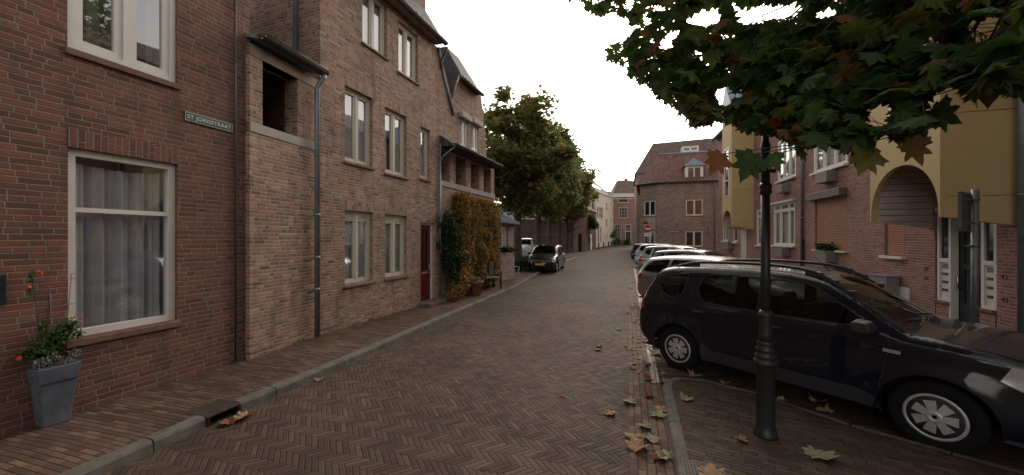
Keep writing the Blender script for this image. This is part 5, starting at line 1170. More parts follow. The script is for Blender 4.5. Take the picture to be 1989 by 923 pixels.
        for hx, hz in sp['handles']:
            y = yw(hx, hz); mb2 = MB(); mb2.tube([(hx - .09, sg * (y - .01), hz), (hx - .07, sg * (y + .03), hz + .005), (hx + .06, sg * (y + .03), hz + .005), (hx + .09, sg * (y - .01), hz)], [.012, .016, .016, .012], 8); mb2.build('door_handle', M[sp.get('handle_mat', 'paint_' + paint)], rt)
        for line in sp['seams']:
            sm_ = MB(); q = resample(line, .06, False); sm_.tube([(p[0], sg * (yw(*p) - .001), p[1]) for p in q], .0045, 4); sm_.build('panel_seam', M['dark'], body)
        if rails:
            (ra, rb_) = sp['rails']; y = None; rm = MB(); pts = []
            nn = 14
            for i in range(nn + 1):
                x = ra + (rb_ - ra) * i / nn; zt_ = max((a[1] + (b[1] - a[1]) * ((x - a[0]) / (b[0] - a[0])) for a, b in segs if min(a[0], b[0]) <= x <= max(a[0], b[0]) and abs(a[0] - b[0]) > 1e-6), default=1.6)
                yy = yw(x, zt_) - .055; e_ = min(1, min(i, nn - i) / 2.2); pts.append((x, sg * yy, zt_ + .012 + .052 * e_))
            rm.tube(pts, [.014] + [.021] * (nn - 1) + [.014], 8)
            for i in (0, 1, 2, nn - 2, nn - 1, nn): p = pts[i]; rm.box(p[0] - .09, p[0] + .09, p[1] - .018, p[1] + .018, p[2] - .07, p[2])
            rm.build('roof_rail', M['plastic'], rt)
    if 'wipers' in sp:
        for y0 in (.45, -.12):
            wm = MB(); (wx1, wz1), (wx2, wz2) = sp['wipers']; wm.tube([(wx1 + .07, y0, wz1 + .035), (wx2 + .10, y0 - .42, wz2 + .055)], .008, 5); wm.build('wiper', M['dark'], rt)
    if 'aerial' in sp: ax_, az_ = sp['aerial']; am = MB(); am.tube([(ax_, 0, az_), (ax_ - .16, 0, az_ + .20)], [.006, .003], 5); am.lathe([(.02, 0), (.012, .03)], 8, (ax_, 0, az_ - .01)); am.build('aerial', M['dark'], rt)
    return rt

SUV = dict(fl=.032, w=1.76, belt=1.07, sill=.27, wr=.335, wx=(-1.335, 1.335), tum=.27, er=.11, tf=.17, tr=.12,
    top=[(1.80, .27), (2.04, .29), (2.13, .42), (2.16, .62), (2.13, .80), (2.03, .93), (1.72, 1.02), (1.35, 1.075), (1.14, 1.10), (.80, 1.33), (.48, 1.52), (.22, 1.60), (-.2, 1.635), (-.8, 1.63), (-1.35, 1.60), (-1.68, 1.55), (-1.83, 1.46), (-1.97, 1.22), (-2.06, 1.02), (-2.13, .85), (-2.15, .62), (-2.10, .42), (-1.95, .29), (-1.76, .27)],
    glass=[(.47, 1.13, 1.12, 1.52), (-2.0, -1.80, 1.10, 1.50)],
    side=dict(front=[(.93, 1.10), (.44, 1.44), (.28, 1.515), (-.10, 1.53), (-.10, 1.085)], rear=[(-.21, 1.09), (-.21, 1.53), (-.86, 1.52), (-.98, 1.46), (-1.05, 1.28), (-.94, 1.11)], quarter=[(-1.20, 1.50), (-1.52, 1.475), (-1.70, 1.30), (-1.60, 1.16), (-1.40, 1.10), (-1.27, 1.20)]),
    patches=[('tail_light', 'tail_red', [(-2.115, .86), (-1.99, .87), (-1.95, 1.10), (-2.02, 1.12)]), ('headlight', 'head_glass', [(1.72, .80), (1.78, .93), (2.00, .90), (2.10, .80), (2.08, .70), (1.90, .70)]), ('side_repeater', 'head_glass', [(.98, .885), (1.11, .88), (1.11, .915), (.98, .92)]),
             ('sill_cladding', 'plastic', [(.90, .275), (.93, .40), (.80, .44), (-.78, .44), (-.93, .52), (-.96, .40), (-.93, .275)])],
    ends=[('grille', 'chrome', -.45, .45, .62, .74, 1), ('bumper_intake', 'plastic', -.6, .6, .36, .52, 1), ('number_plate', 'plate', -.26, .26, .50, .61, 1, .02), ('number_plate', 'plate', -.26, .26, .72, .83, -1, .012)],
    mirror=(.86, 1.12), mirror_mat='plastic', handle_mat='plastic', handles=[(-.02, .94), (-.98, .97)], seams=[[(-.155, 1.07), (-.155, .5), (-.155, .45)], [(1.02, 1.07), (1.02, .9), (.95, .5)], [(-1.14, 1.50), (-1.14, 1.1), (-.98, .75), (-.90, .5)], [(1.02, 1.0), (1.6, .965), (1.75, .94)]],
    rails=(-1.55, .62), wipers=((1.08, 1.12), (1.0, 1.14)), aerial=(.3, 1.62))
EST = dict(w=1.77, belt=.93, sill=.20, wr=.31, wx=(-1.30, 1.36), tum=.30, er=.12, tf=.16, tr=.12,
    top=[(1.85, .20), (2.18, .24), (2.26, .42), (2.22, .66), (2.0, .78), (1.5, .90), (1.12, .955), (.70, 1.20), (.30, 1.38), (-.1, 1.445), (-.8, 1.455), (-1.5, 1.42), (-1.92, 1.35), (-2.12, 1.12), (-2.22, .92), (-2.26, .70), (-2.26, .42), (-2.18, .25), (-1.75, .20)],
    glass=[(.25, 1.10, .98, 1.39), (-2.14, -1.93, .99, 1.33)],
    side=dict(front=[(.85, .96), (.34, 1.27), (.12, 1.35), (-.22, 1.37), (-.22, .95)], rear=[(-.32, .95), (-.32, 1.375), (-1.04, 1.37), (-1.16, .96)], quarter=[(-1.26, .97), (-1.14, 1.365), (-1.65, 1.32), (-1.86, 1.16), (-1.98, 1.0)]),
    patches=[('tail_light', 'tail_red', [(-2.22, .74), (-2.02, .78), (-2.02, .92), (-2.17, .93)]), ('headlight', 'head_glass', [(1.85, .62), (1.9, .76), (2.1, .72), (2.2, .62)])],
    ends=[('grille', 'chrome', -.4, .4, .5, .64, 1), ('number_plate', 'plate', -.26, .26, .36, .47, 1, .02), ('number_plate', 'plate', -.26, .26, .60, .71, -1, .012)],
    mirror=(.80, 1.0), handles=[(-.12, .84), (-1.05, .86)], seams=[[(-.27, .93), (-.27, .3)], [(1.0, .93), (.98, .5), (.9, .3)], [(-1.18, .93), (-1.0, .6), (-.88, .35)]], rails=(-1.7, .35), aerial=(-.9, 1.45))
HAT = dict(w=1.68, belt=.95, sill=.20, wr=.305, wx=(-1.20, 1.25), tum=.28, er=.11, tf=.17, tr=.12,
    top=[(1.65, .20), (1.92, .24), (1.98, .42), (1.96, .66), (1.80, .80), (1.4, .93), (1.08, 1.0), (.72, 1.26), (.40, 1.43), (.0, 1.495), (-.6, 1.50), (-1.2, 1.46), (-1.58, 1.39), (-1.76, 1.15), (-1.86, .95), (-1.93, .70), (-1.95, .42), (-1.87, .25), (-1.62, .20)],
    glass=[(.38, 1.06, 1.03, 1.44), (-1.80, -1.59, 1.0, 1.37)],
    side=dict(front=[(.82, 1.0), (.42, 1.30), (.22, 1.385), (-.12, 1.40), (-.12, .98)], rear=[(-.22, .98), (-.22, 1.41), (-.95, 1.38), (-1.10, 1.02)], quarter=[(-1.20, 1.02), (-1.07, 1.375), (-1.34, 1.34), (-1.52, 1.15)]),
    patches=[('tail_light', 'tail_red', [(-1.90, .76), (-1.74, .78), (-1.66, 1.02), (-1.80, 1.0)]), ('headlight', 'head_glass', [(1.52, .66), (1.58, .86), (1.78, .80), (1.93, .68), (1.93, .60), (1.72, .58)])],
    ends=[('grille', 'chrome', -.42, .42, .60, .72, 1), ('grille_mesh', 'dark', -.38, .38, .62, .70, 1, .010), ('bumper_intake', 'plastic', -.5, .5, .27, .36, 1), ('number_plate', 'plate', -.26, .26, .43, .54, 1, .02), ('number_plate', 'plate', -.26, .26, .72, .83, -1, .012)],
    mirror=(.78, 1.03), handles=[(-.04, .88), (-.98, .90)], seams=[[(-.17, .95), (-.17, .3)], [(.95, .95), (.93, .5), (.85, .3)], [(-1.12, .95), (-.95, .6), (-.85, .35)]], rails=(-1.2, .2), aerial=(-1.0, 1.48))
MPV = dict(HAT); MPV['top'] = [(p[0] * 1.02, p[1] * (1.05 if p[1] > .9 else 1)) for p in HAT['top']]; MPV['glass'] = [(a, b, c * 1.04, d * 1.05) for a, b, c, d in HAT['glass']]
MPV['side'] = {k: [(a, b * 1.045) for a, b in q] for k, q in HAT['side'].items()}

def put_car(rt, rear_contact, heading, sp, side=-1):
    """place so that the near rear wheel (side -1 = right side) touches the ground at the point"""
    h = Vector((math.cos(heading), math.sin(heading))); n = Vector((-h.y, h.x))
    c = Vector((rear_contact[0], rear_contact[1])) - h * sp['wx'][0] * (.965 if sp is SUV else 1) - n * (side * (sp['w'] / 2 - .115)) * (.965 if sp is SUV else 1)
    rt.location = (c.x, c.y, .004); rt.rotation_euler = (0, 0, heading)
HD = math.atan2(-2.128, 1.435)
sv = make_car('off_roader', 'navy', SUV, 'dark navy five door off-roader with black roof rails, parked nearest beside the lamp post', rails=True)
put_car(sv, G(1322, 717)[:2], HD, SUV)
sv.scale = (.965, .965, .965)
c5 = make_car('estate_car', 'silver', EST, 'silver estate car parked directly behind the dark off-roader')
put_car(c5, (4.35, 10.6), HD, EST)
c4 = make_car('hatchback', 'anthracite', HAT, 'anthracite hatchback with high red tail lights, third parked car from the lamp post')
put_car(c4, (6.05, 15.0), HD, HAT)
for ch in c4.children:
    if ch.name.startswith('tail_light'): ch.name = 'tail_light'
c3 = make_car('hatchback', 'beige', MPV, 'greenish silver hatchback, fourth parked car from the lamp post')
put_car(c3, (7.15, 19.2), HD, HAT)
c2 = make_car('hatchback', 'bluegrey', MPV, 'blue grey hatchback parked between the black one and the greenish silver one')
put_car(c2, (8.65, 24.4), HD, HAT)
c1 = make_car('hatchback', 'black', HAT, 'small black hatchback, farthest of the cars parked on the right')
put_car(c1, (10.35, 30.6), HD, HAT)
c0 = make_car('hatchback', 'black', HAT, 'black hatchback with yellow front plate, parked half on the left footway under the trees')
hd0 = math.atan2(-.957, -.29); hh = Vector((math.cos(hd0), math.sin(hd0))); nn_ = Vector((-hh.y, hh.x))
fcp = G(1079, 530); c_ = Vector((fcp.x, fcp.y)) - hh * HAT['wx'][1] - nn_ * (HAT['w'] / 2 - .115); c0.location = (c_.x, c_.y, .03); c0.rotation_euler = (0, R(0), hd0)
cv = make_car('van', 'white', MPV, 'white van partly hidden between the first tree trunk and the black hatchback', 'van')
cv.location = (1.25, 33.5, .1); cv.rotation_euler = (0, 0, hd0 + .1); cv.scale = (1.1, 1.05, 1.15)
# ------------------------------------------------------------------ vegetation
def maple(size, curl=.15, rr=rnd):
    """lobed plane-tree leaf, a fan of faces folded along its veins; stalk at the origin, tip along +y"""
    pol = [(0, 0), (.10, -.10), (.30, -.06), (.27, .02), (.44, .08), (.62, .12), (.52, .22), (.56, .34), (.42, .36), (.36, .40), (.44, .52), (.50, .70), (.36, .66), (.28, .64), (.20, .60), (.17, .72), (.08, .86), (.0, 1.02)]
    full = pol + [(-x, y) for x, y in pol[1:-1][::-1]]
    c = (0, .28); vs = [Vector((c[0], c[1], .0))]; k = len(full); a = rr.uniform(-1, 1) * .1
    tips = {5, 11, 17, 23, 29}
    for i, (x, y) in enumerate(full):
        r_ = math.hypot(x, y - .28); z = -curl * r_ * r_ * 1.6 + (.05 if i in tips else -.05) * curl * 3 + rr.uniform(-.02, .02) + a * x
        vs.append(Vector((x * rr.uniform(.93, 1.07), y, z)))
    return [v * size for v in vs], [(0, i + 1, (i + 1) % k + 1) for i in range(k)]
def small_leaf(size, rr=rnd):
    s = size; b = rr.uniform(.1, .4); pts = [Vector((0, 0, 0)), Vector((.42, .25, b * .3)), Vector((.30, .62, b * .2)), Vector((0, 1, -b * .3)), Vector((-.30, .62, b * .2)), Vector((-.42, .25, b * .3))]
    return [p * s for p in pts], [(0, 1, 2, 3), (0, 3, 4, 5)]
def lobed(size, rr=rnd):
    s = size; pts = [(0, 0), (.5, .05), (.32, .3), (.5, .62), (.2, .6), (0, 1), (-.2, .6), (-.5, .62), (-.32, .3), (-.5, .05)]; b = rr.uniform(-.15, .15)
    vs = [Vector((0, .35, .06))] + [Vector((x, y, -.15 * abs(x) + b * y)) for x, y in pts]; k = len(pts)
    return [v * s for v in vs], [(0, i + 1, (i + 1) % k + 1) for i in range(k)]
def rot(rr, tilt=None, hang=0.0):
    a = Matrix.Rotation(rr.uniform(0, 2 * math.pi), 3, 'Z')
    b = Matrix.Rotation(rr.uniform(-1, 1) * (1.2 if tilt is None else tilt) - hang, 3, 'X'); c = Matrix.Rotation(rr.uniform(-.6, .6), 3, 'Y'); return a @ b @ c
def scatter(mb, pts, fn, s0, s1, rr=rnd, tilt=None, hang=0.0):
    for p in pts:
        v, f = fn(rr.uniform(s0, s1), rr=rr) if fn is not maple else maple(rr.uniform(s0, s1), rr.uniform(.05, .3), rr)
        m_ = rot(rr, tilt, hang); mb.add([m_ @ q + Vector(p) for q in v], f)
    return mb
def blob(rr, c, r, n, shell=.55):
    out = []
    while len(out) < n:
        v = Vector((rr.gauss(0, 1), rr.gauss(0, 1), rr.gauss(0, 1))).normalized() * (shell + (1 - shell) * rr.random()) ; out.append(Vector((c[0] + v.x * r[0], c[1] + v.y * r[1], c[2] + v.z * r[2])))
    return out
# row of plane trees: trunk with limbs, crown of clumps
def tree(x, y, h, rad, tr, label, seed, zb=.1, low=2.85, nl=16000, ls=(.20, .30)):
    rr = random.Random(seed); rt = empty('plane_tree', (x, y, zb), 0, label, 'tree', 'trees in a row on the left footway')
    mb = MB(); mb.tube([(0, 0, -.1), (0, 0, .15), (.03, .02, 1.2), (.0, .05, 2.6), (.05, .1, 4.0), (.1, .1, h * .62), (.1, .1, h * .88)], [tr * 1.35, tr * 1.08, tr, tr * .92, tr * .75, tr * .42, tr * .1], 14)
    tips = []
    for i in range(15):
        a = i * 2.4 + rr.uniform(-.3, .3); z0 = rr.uniform(low - .5, h * .62); L_ = rad * rr.uniform(.55, .85) * (1 - .25 * (z0 / h)); up = rr.uniform(.35, 1.0)
        p0 = Vector((.03, .08, z0)); p1 = p0 + Vector((math.cos(a) * L_ * .5, math.sin(a) * L_ * .5, L_ * up * .55)); p2 = p0 + Vector((math.cos(a) * L_, math.sin(a) * L_, L_ * up)); mb.tube([p0, p1, p2], [tr * .38, tr * .22, tr * .06], 7); tips.append(p2); tips.append(p1)
        for q in range(2):
            b = a + rr.uniform(-1, 1); p3 = p1 + Vector((math.cos(b), math.sin(b), rr.uniform(.2, 1))) * rad * .4; mb.tube([p1, p3], [tr * .16, tr * .04], 5)
    mb.build('trunk', M['bark'], rt)
    cz = (low + h) / 2; rz_ = (h - low) / 2
    lb_ = MB(); nc = 110
    for i in range(nc):
        v = Vector((rr.gauss(0, 1), rr.gauss(0, 1), rr.gauss(0, 1))).normalized(); s = rr.uniform(.35, .97)
        if v.z < -.2: s *= .9
        wz_ = 1.0 - .18 * max(0, v.z)
        c = (v.x * rad * s * wz_, v.y * rad * s * wz_, cz + v.z * rz_ * s); r_ = rr.uniform(.55, 1.1)
        scatter(lb_, blob(rr, c, (r_, r_, r_ * .7), nl // nc, .25), lobed, *ls, rr=rr, tilt=1.0)
    lb_.build('crown', M['leaf_tree'], rt)
    return rt
tree(.32, 22.0, 10.9, 3.8, .26, 'first and nearest plane tree of the row, with the thickest trunk beside the bush', 11, nl=18000)
tree(1.95, 27.5, 10.9, 3.9, .25, 'second plane tree of the row, its trunk just left of the black hatchback roof', 12)
tree(3.35, 33.0, 11.2, 4.0, .25, 'third plane tree of the row, counted from the houses', 13)
tree(4.85, 38.5, 11.3, 4.1, .25, 'fourth plane tree of the row, in front of the garden wall', 14)
tree(6.4, 43.5, 10.8, 3.6, .24, 'last plane tree of the row, nearest to the arched gate', 15)

# golden hedge trained as an arch against the house
rr = random.Random(5)
hg_ = f3.root('golden_hedge', 'golden autumn hornbeam hedge clipped as a tall arch against the brown brick house', 'hedge')
hs_ = lambda x, d: f3.s_(x, d)
hx0, hx1 = f3.s_(885, .4), f3.s_(966, .6); hxa, hxb = f3.s_(917, .5), f3.s_(926, .7)
zt0 = f3.z_(900, 378, .4); zarch = f3.z_(915, 428, .5)
S_ = lambda x, d=.45: f3.s_(x, d)
boxes = [(f3.s_(884, .1), S_(916), .0, zt0, .42), (S_(916), S_(926), zarch, zt0 - .03, .38), (S_(926), S_(976), .15, zt0 - .06, .36)]
hxa, hxb = S_(916), S_(926); hx0, hx1 = f3.s_(884, .1), S_(976)
hb = MB(); core = MB()
def hleaf(x, d, z):
    v, f = small_leaf(rr.uniform(.055, .095), rr); m_ = rot(rr); hb.add([m_ @ q + Vector((x, -d, z)) for q in v], f)
for (x0, x1, z0, z1, dd) in boxes:
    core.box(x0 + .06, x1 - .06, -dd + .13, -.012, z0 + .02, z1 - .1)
    for i in range(int((x1 - x0) * (z1 - z0) * 620)):
        x = rr.uniform(x0, x1); z = rr.uniform(z0, z1); nz = noise.noise(Vector((x * 2, z * 2, 3))) * .22
        hleaf(x, dd + nz - abs(rr.gauss(0, .07)), z)
    for i in range(int(dd * (z1 - z0) * 900)): z = rr.uniform(z0, z1); d = rr.uniform(0, dd); hleaf(x0 + rr.gauss(0, .06) + noise.noise(Vector((d * 3, z * 2, 9))) * .1, d, z); hleaf(x1 + rr.gauss(0, .05), d, z)
    for i in range(int(dd * (x1 - x0) * 700)): hleaf(rr.uniform(x0, x1), rr.uniform(0, dd), z1 + rr.gauss(0, .05))
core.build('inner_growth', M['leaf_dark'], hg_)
hb.build('foliage', M['leaf_gold'], hg_)
mb = MB()
for x in (hx0 + .3, hx0 + .7, hx1 - .5, hx1 - 1.0, hx1 - 1.6): mb.tube([(x, -.28, -.05), (x + .03, -.25, 1.2), (x - .02, -.28, zt0 - .3)], [.05, .035, .015], 6)
mb.build('stem', M['bark_thin'], hg_)
# dark inner growth of the arch
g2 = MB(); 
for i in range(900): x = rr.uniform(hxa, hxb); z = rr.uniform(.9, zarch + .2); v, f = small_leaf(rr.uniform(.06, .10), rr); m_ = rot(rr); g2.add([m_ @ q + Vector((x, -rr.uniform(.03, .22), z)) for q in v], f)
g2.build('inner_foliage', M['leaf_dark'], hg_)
def shrub(name, label, loc, blobs, mat, fn, s, dens, stems=3, cat='shrub', flowers=None, seed=1):
    rr = random.Random(seed); rt = empty(name, loc, 0, label, cat); mb = MB()
    for c, r_ in blobs: scatter(mb, blob(rr, c, r_, int(dens * r_[0] * r_[1] * r_[2] ** .5 * 4 + 40), .3), fn, s[0], s[1], rr=rr)
    mb.build('foliage', M[mat], rt); sm = MB()
    for i in range(stems): c = blobs[i % len(blobs)][0]; sm.tube([(rr.uniform(-.05, .05), rr.uniform(-.05, .05), 0), (c[0] * .5, c[1] * .5, c[2] * .55), (c[0], c[1], c[2])], [.018, .012, .005], 5)
    sm.build('stem', M['bark_thin'], rt)
    if flowers:
        for (p, r_) in flowers: fb = MB(); scatter(fb, blob(rr, p, (r_, r_, r_), 14, .2), small_leaf, r_ * .7, r_ * 1.1, rr=rr); fb.build('flower', M['flower_red'], rt)
    return rt
rs_ = f3.w(f3.s_(866, .2), 0, .22)
shrub('rose_bush', 'tall dark green climbing rose beside the red door and blue downpipe', rs_, [((0, 0, 2.4), (.28, .28, .4)), ((.12, .25, 1.9), (.38, .38, .5)), ((.05, .1, 1.3), (.34, .34, .45)), ((.1, .3, .8), (.25, .3, .4)), ((.2, .7, 1.7), (.3, .4, .4))], 'leaf_dark', small_leaf, (.05, .085), 2600, 5, seed=3)
gs = f3.w(f3.s_(886, .35), 0, .5)
shrub('geranium', 'red flowering geranium hanging between the dark rose and the golden hedge', gs, [((0, 0, 1.35), (.22, .22, .14)), ((.15, .2, 1.3), (.2, .2, .12))], 'leaf_shrub', small_leaf, (.05, .08), 2500, 2, 'flower', [((-.1, -.1, 1.52), .05), ((.08, 0, 1.43), .055), ((.22, .05, 1.45), .05), ((.0, -.1, 1.42), .035)], seed=4)
shrub('low_shrub', 'reddish and yellow low shrub at the foot of the golden hedge', f3.w(f3.s_(884, .5), 0, .55), [((0, .1, .3), (.28, .22, .3)), ((.2, .35, .6), (.2, .25, .4)), ((-.1, -.1, .2), (.22, .22, .2))], 'leaf_gold', small_leaf, (.05, .08), 1500, 3, seed=6)
g = G(1018, 512, .1)
shrub('dark_bush', 'dark green bush round the first plane tree trunk behind the white legged bench', (g.x - .1, 21.2, .1), [((0, 0, .45), (.6, .6, .45)), ((.5, .5, .4), (.5, .5, .4)), ((-.5, -.3, .35), (.5, .5, .35))], 'leaf_dark', small_leaf, (.06, .1), 1800, 3, seed=7)
shrub('wall_plant', 'leafy climber covering the narrow dark brick house', (10.5, 50.3, .1), [((0, 0, 4.3), (1.0, .9, .8)), ((-.6, -.6, 3.4), (.7, .6, .8)), ((.8, 1.0, 3.6), (.8, .9, .7)), ((-.2, .0, 1.6), (.4, .5, 1.2))], 'leaf_shrub', lobed, (.12, .2), 420, 4, seed=8)
p = fc.w(fc.L * .60, 0, 1.2); shrub('small_tree', 'small round topped tree in front of the cream plastered house', (p.x, p.y, .3), [((0, 0, 2.2), (.6, .6, .7)), ((.3, .2, 2.8), (.4, .4, .4)), ((-.3, .2, 1.9), (.4, .4, .4))], 'leaf_shrub', lobed, (.10, .17), 260, 4, 'tree', seed=9)
p = fe.w(.6, 0, 1.0)
for i, (dx_, w_, lab) in enumerate([(-2.4, .8, 'dark shrub at the far bend between the small tree and the multi pane window'), (-.4, .9, 'dark green shrub under the tall multi pane window'), (1.6, .75, 'light green shrub left of the black front door')]):
    shrub('low_shrub', lab, (p.x + dx_, p.y - .2 - .3 * (dx_ < 0), .5), [((0, 0, .6), (w_, .6, .6)), ((.3, 0, .9), (w_ * .6, .5, .5))], 'leaf_shrub', lobed, (.1, .17), 500, 2, seed=20 + i)
# plants in pots
mb = MB(); rr = random.Random(9); scatter(mb, blob(rr, (0, 0, .50), (.21, .21, .09), 240, .2), small_leaf, .05, .09, rr=rr); mb.build('succulents', M['leaf_grey'], pot)
r_, w_, h_, d_b = pb; mb = MB(); scatter(mb, [Vector((rr.uniform(.0, w_), rr.uniform(.02, d_b), h_ + rr.uniform(0, .2))) for i in range(420)], small_leaf, .05, .10, rr=rr); mb.build('plant', M['leaf_dark'], r_)
# window plant of annex
p = f5.w(f5.s_(982, .3), f5.z_(982, 490, .3), .25); shrub('window_plant', 'small bushy plant on the sill of the low annex window', p, [((0, 0, .12), (.35, .15, .16)), ((.3, .3, .1), (.3, .15, .14))], 'leaf_dark', small_leaf, (.05, .09), 2600, 2, 'plant', seed=12)
# corner planter
g = G(92, 836, .1)
pl = empty('planter', (g.x - .13, g.y + .15, .1), f1.rz - R(3), 'tall square blue grey tapered planter on the pavement against the corner house', 'planter')
mb = MB()
def frustum(mb, w0, w1, z0, z1):
    vs = [(sx * w0, sy * w0, z0) for sx, sy in ((-1, -1), (1, -1), (1, 1), (-1, 1))] + [(sx * w1, sy * w1, z1) for sx, sy in ((-1, -1), (1, -1), (1, 1), (-1, 1))]
    mb.add(vs, [(0, 3, 2, 1), (4, 5, 6, 7), (0, 1, 5, 4), (1, 2, 6, 5), (2, 3, 7, 6), (3, 0, 4, 7)])
frustum(mb, .125, .172, 0, .445); mb.build('pot_body', M['pot_grey'], pl, bevel=.012)
mb = MB(); ring(mb, 0, 0, 0, 0, 0, 0, 0) if False else None
frustum(mb, .188, .205, .44, .60); mb.build('rim', M['pot_grey'], pl, bevel=.012)
MB().box(-.17, .17, -.17, .17, .595, .607).build('soil', M['earth'], pl)
rr = random.Random(33); mb = MB()
for i in range(34):
    c = Vector((rr.uniform(-.19, .21), rr.uniform(-.18, .18), .63 + rr.uniform(0, .06))); scatter(mb, blob(rr, c, (.04, .04, .045), 26, .2), small_leaf, .022, .04, rr=rr)
mb.build('succulents', M['leaf_grey'], pl)
fb = MB()
for c, r_, n in [((.05, .0, .88), (.13, .12, .14), 420), ((-.08, 0, .78), (.14, .12, .09), 300), ((.16, .0, .95), (.09, .09, .10), 160), ((-.22, 0, .74), (.10, .08, .05), 130), ((-.09, 0, 1.02), (.04, .04, .05), 50), ((.25, .0, .86), (.06, .05, .04), 40), ((-.19, .0, 1.5), (.035, .03, .05), 26), ((-.20, 0, 1.36), (.04, .03, .05), 22)]: scatter(fb, blob(rr, c, r_, n, .15), small_leaf, .028, .055, rr=rr)
hp_ = fb.build('hibiscus', M['leaf_shrub'], pl)
sm = MB()
for q in [(.08, 0, .95), (-.1, .02, 1.0), (.2, 0, .98), (-.25, 0, .78)]: sm.tube([(rr.uniform(-.04, .04), 0, .6), (q[0] * .5, 0, .8), q], [.008, .006, .003], 5)
sm.tube([(-.06, .0, .6), (-.13, .0, 1.05), (-.19, .0, 1.52)], [.007, .006, .003], 5); sm.build('stem', M['bark_thin'], hp_)
for q in [(-.12, -.03, 1.55), (-.21, -.02, 1.40), (.24, -.05, 1.02), (.18, -.05, 1.05), (-.31, -.06, .74)]:
    b_ = MB(); scatter(b_, blob(rr, q, (.018, .018, .018), 9, .2), small_leaf, .025, .04, rr=rr); b_.build('flower', M['flower'], hp_)
tr_ = MB()
for a, b in [((-.07, .08, .6), (-.20, .12, 1.2)), ((.03, .08, .6), (.0, .12, 1.53)), ((.12, .08, .6), (.22, .12, 1.50))]: tr_.tube([a, b], .005, 5)
for z in (1.18, 1.45, 1.5): tr_.tube([(-.22, .12, z), (.27, .12, z + .01)], .004, 5)
tr_.build('trellis', M['wood_grey'], pl)

pl.scale = (.74, .74, 1)
# overhanging plane tree in the foreground: trunk outside the frame on the island, boughs reaching over the road and the car
rr = random.Random(77)
TX, TY = 4.6, .9
ft = empty('plane_tree', (TX, TY, .05), 0, 'large leaved plane tree whose dark boughs hang over the lamp post and the off-roader', 'tree')
def toL(p): return Vector((p[0] - TX, p[1] - TY, p[2] - .05))
OUT = [(1075, -60), (1085, 0), (1125, 12), (1150, 40), (1185, 30), (1215, 40), (1230, 70), (1195, 82), (1165, 88), (1168, 115), (1195, 125), (1215, 140), (1225, 165), (1258, 165), (1270, 190), (1310, 215), (1330, 240), (1345, 255), (1385, 240), (1420, 252), (1450, 262), (1500, 268), (1530, 280), (1558, 318), (1585, 285), (1640, 292), (1660, 325), (1690, 285), (1720, 272), (1755, 300), (1770, 270), (1800, 290), (1790, 260), (1835, 240), (1800, 190), (1855, 160), (1870, 205), (1890, 220), (1915, 170), (1960, 192), (2060, 190), (2060, -60)]
GAPS = [[(1330, 46), (1350, 28), (1395, 24), (1378, 50)], [(1425, 42), (1470, 16), (1560, 10), (1545, 26), (1480, 40)], [(1396, 182), (1415, 165), (1418, 202), (1390, 198)], [(1288, 78), (1306, 68), (1302, 90), (1280, 94)], [(1590, 28), (1630, 8), (1635, 18), (1600, 38)], [(1694, 198), (1722, 192), (1724, 248), (1690, 245)], [(1872, 40), (1935, 34), (1950, 60), (1900, 86)], [(1802, 75), (1814, 62), (1817, 104), (1804, 102)]]
def proj(p): return (CX + F * p[0] / p[1], CY - F * (p[2] - H) / p[1])
# boughs: from the fork of the trunk towards the hanging twigs
wood = MB(); fork = Vector((5.0, 2.3, 4.9))
wood.tube([toL((TX, TY, -.05)), toL((TX, TY, 1.2)), toL((TX + .05, TY + .15, 2.6)), toL((TX + .2, TY + .7, 3.9)), toL(fork), toL((5.0, 2.8, 7.2))], [.24, .19, .17, .15, .11, .04], 14)
targets = [(1200, 105, 3.9), (1290, 60, 3.6), (1380, 120, 3.3), (1480, 205, 3.0), (1560, 250, 2.6), (1610, 150, 2.6), (1700, 280, 2.0), (1790, 200, 1.9), (1880, 120, 1.9), (1240, 20, 3.2), (1500, 60, 2.8), (1340, 180, 3.4), (1950, 60, 2.2), (1600, 20, 3.0)]
twigs = []
for x, y, Y in targets:
    e = D(x, y, Y); m1 = fork.lerp(e, .45) + Vector((0, .1, .45)); m2 = fork.lerp(e, .80) + Vector((0, 0, .22))
    pts = [fork.lerp(m1, .0), m1, m2, e]; q = [Vector(c) for c in pts]; cr = []
    for i in range(3):
        for j in range(5): t = j / 5; cr.append(q[i].lerp(q[i + 1], t))
    cr.append(q[-1]); n_ = len(cr)
    cr = [c + Vector((0, 0, .05 * math.sin(i * 1.7))) for i, c in enumerate(cr)]
    wood.tube([toL(c) for c in cr], [.022 * (1 - i / n_) ** 1.6 + .0035 for i in range(n_)], 7)
    twigs.append(cr)
allp = [c for tw in twigs for c in tw[5:]]
leaves = MB(); stalk = MB(); cnt = 0; tries = 0
SOLO = [((1462, 300), (1430, 365), 1.9, .165), ((1400, 300), (1380, 335), 2.4, .16), ((1690, 290), (1660, 345), 2.0, .17), ((1770, 270), (1785, 320), 1.9, .15), ((1810, 215), (1850, 235), 1.9, .16), ((1500, 300), (1515, 345), 2.3, .12)]
